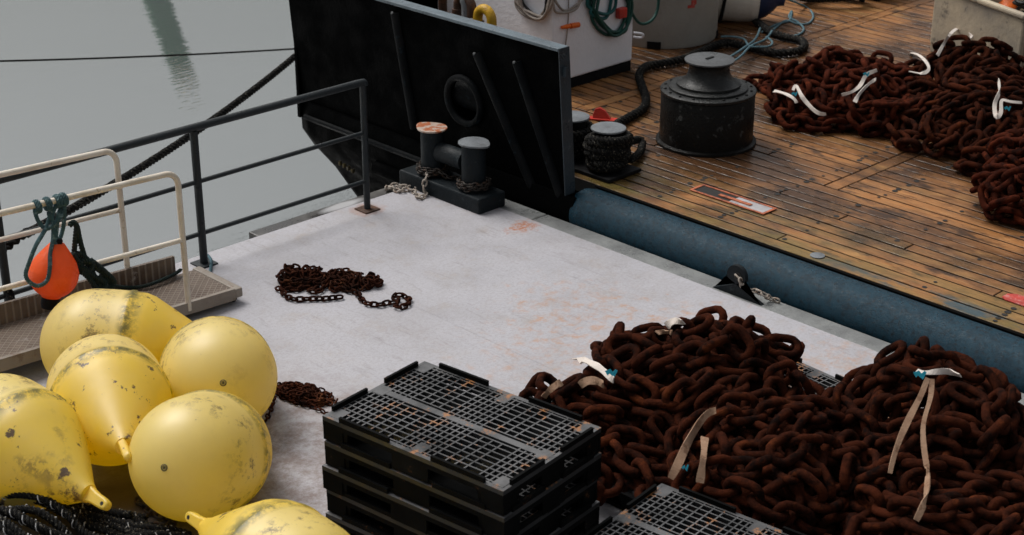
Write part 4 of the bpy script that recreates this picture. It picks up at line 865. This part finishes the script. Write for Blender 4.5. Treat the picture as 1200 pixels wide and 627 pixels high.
# dark green line bundle on the rail, tail to the pontoon edge
rr = MB(); g_ = lambda x, y, d=0: aty(x, y, 9.105)-HD*d
for k, pts in enumerate([[(83,262),(87,258),(91,262),(90,275),(88,297)],[(88,258),(92,262),(96,280),(101,298)],[(86,300),(94,293),(104,299),(110,310),(100,315),(90,310),(86,300)],[(90,308),(100,300),(112,304),(104,313),(94,306)],[(107,312),(110,325),(112,334)],[(104,305),(118,312),(130,320),(134,330),(124,333),(114,322)],[(108,300),(124,313),(136,326),(130,334),(116,330)],[(88,292),(98,306),(112,318),(126,326),(118,334),(108,322),(98,312)],[(92,300),(106,308),(120,316),(130,328)],[(108,310),(113,322),(118,336)]]):
    laid_rope(rr, spline([g_(x,y,.035+.012*(k%4)) for x,y in pts],8), .019, .06)
tag(rr.build('line_bundle', M['rope_dkgreen'], None, True), 'dark green line bundled over the near handrail behind the orange buoy', 'rope')
P = spline([aty(118,322,9.3),aty(132,334,9.45)]+[at(x,y,.16) for x,y in ((150,337),(170,335),(190,328),(205,321),(212,316))],8)
tag(laid_rope(MB(), P, .014, .05).build('trailing_line', M['rope_dkgreen'], None, True), 'dark line running from the bundle along the gangway plate', 'rope')
P = [at(x,y,.013) for x,y in ((241,297),(247,304),(247,314),(245,324),(245,334))]
tag(laid_rope(MB(), spline(P,8), .012, .05).build('pale_line', M['rope_pale'], None, True), 'short pale blue line lying beside the rail post', 'rope')
P = [aty(10,338,9.83),aty(14,342,9.83),aty(16,350,9.82),aty(18,356,9.82),aty(12,346,9.82),aty(6,340,9.83),aty(10,337,9.9),aty(12,340,9.9)]
tag(laid_rope(MB(), spline(P,8), .012, .05).build('rope_end', M['rope_black'], None, True), 'short black rope end tied to the rail post at left edge', 'rope')
# mooring ropes over the water
A, B = atx(346,66,9.6), np.array([4.6,10.06,.55]); B = aty(20,280,10.0)
n = 40; P = [A+(B-A)*t-np.array([0,0,.35*4*t*(1-t)*.25]) for t in np.linspace(0,1,n)]; P = [A+(A-B)*.12]+P+[B+np.array([-.8,0,-.35])]
P = np.array([[*p[:2], p[2]] for p in P]); tag(laid_rope(MB(), spline(P,3), .036, .12, 2).build('mooring_rope', M['rope_black'], None, True), 'thick black mooring rope slanting from the hull over the water', 'rope')
A, B = atx(350,57,11.0), aty(-40,72.5,15.0); P = [A+(B-A)*t-np.array([0,0,.02*4*t*(1-t)]) for t in np.linspace(-.2,1.6,50)]
tag(laid_rope(MB(), P, .011, .06, 3, 5).build('mooring_rope', M['rope_black'], None, True), 'thin dark line stretched level across the water at upper left', 'rope')
# black rope heap at lower left
rg2 = np.random.default_rng(5); hp_ = MB(); fk = MB()
q = at(66,632,.05); ca, sa = RT[:2], HD[:2]
def HN(x, y): 
    u_ = (x-q[0])*ca[0]+(y-q[1])*ca[1]; w_ = (x-q[0])*sa[0]+(y-q[1])*sa[1]
    return np.maximum(0, .20*np.maximum(0, 1-((u_+.25)/.42)**2-(w_/.42)**2)+.06*np.maximum(0, 1-((u_-.2)/.55)**2-(w_/.4)**2))
for k in range(16):
    w0 = rg2.uniform(-.45,.30); ph = rg2.uniform(0,6.28); am = rg2.uniform(.03,.10); P = []
    for u_ in np.linspace(-.62, rg2.uniform(.25,.75), 26):
        w_ = w0+am*math.sin(4*u_+ph)-.20*u_+.03*math.sin(11*u_+ph*2); x = q[0]+u_*ca[0]+w_*sa[0]; y = q[1]+u_*ca[1]+w_*sa[1]
        P.append((x, y, float(HN(x,y))+.022+.03*(k%3)*.6))
    Ps = spline(P,3); laid_rope(hp_, Ps, .024, .08, 3, 6)
    R_ = resample(Ps, .010); Tt = np.gradient(R_, axis=0); Tt /= np.linalg.norm(Tt, axis=1)[:, None]; Nn = frames(Tt); Bb = np.cross(Tt, Nn); Ls = np.arange(len(R_))*.010; a_ = Ls*2*math.pi/.08+.5
    S_ = R_+.0255*(np.cos(a_)[:,None]*Nn+np.sin(a_)[:,None]*Bb)
    for s in range(0, len(S_)-4, 4):
        if rg2.random() < .42: fk.tube(S_[s:s+4], .0032, 4)
nr = empty('rope_heap', (q[0],q[1],0), 'heap of black rope with white flecks at the lower left corner', 'rope')
hp_.build('rope_strands', M['rope_black'], nr, True); tag(fk.build('white_flecks', M['rope_fleck'], nr), kind='stuff')
Pc = resample(spline([at(x,y,.02) for x,y in ((170,545),(178,560),(172,572),(180,584),(170,592),(160,585),(176,600),(190,606),(205,612),(185,616),(160,612),(140,606))],8), .046)
small_chain('rusty_chain', Pc, [], .07, 'chain_dark', 'dark chain lying in the shade between the yellow buoys', rg)
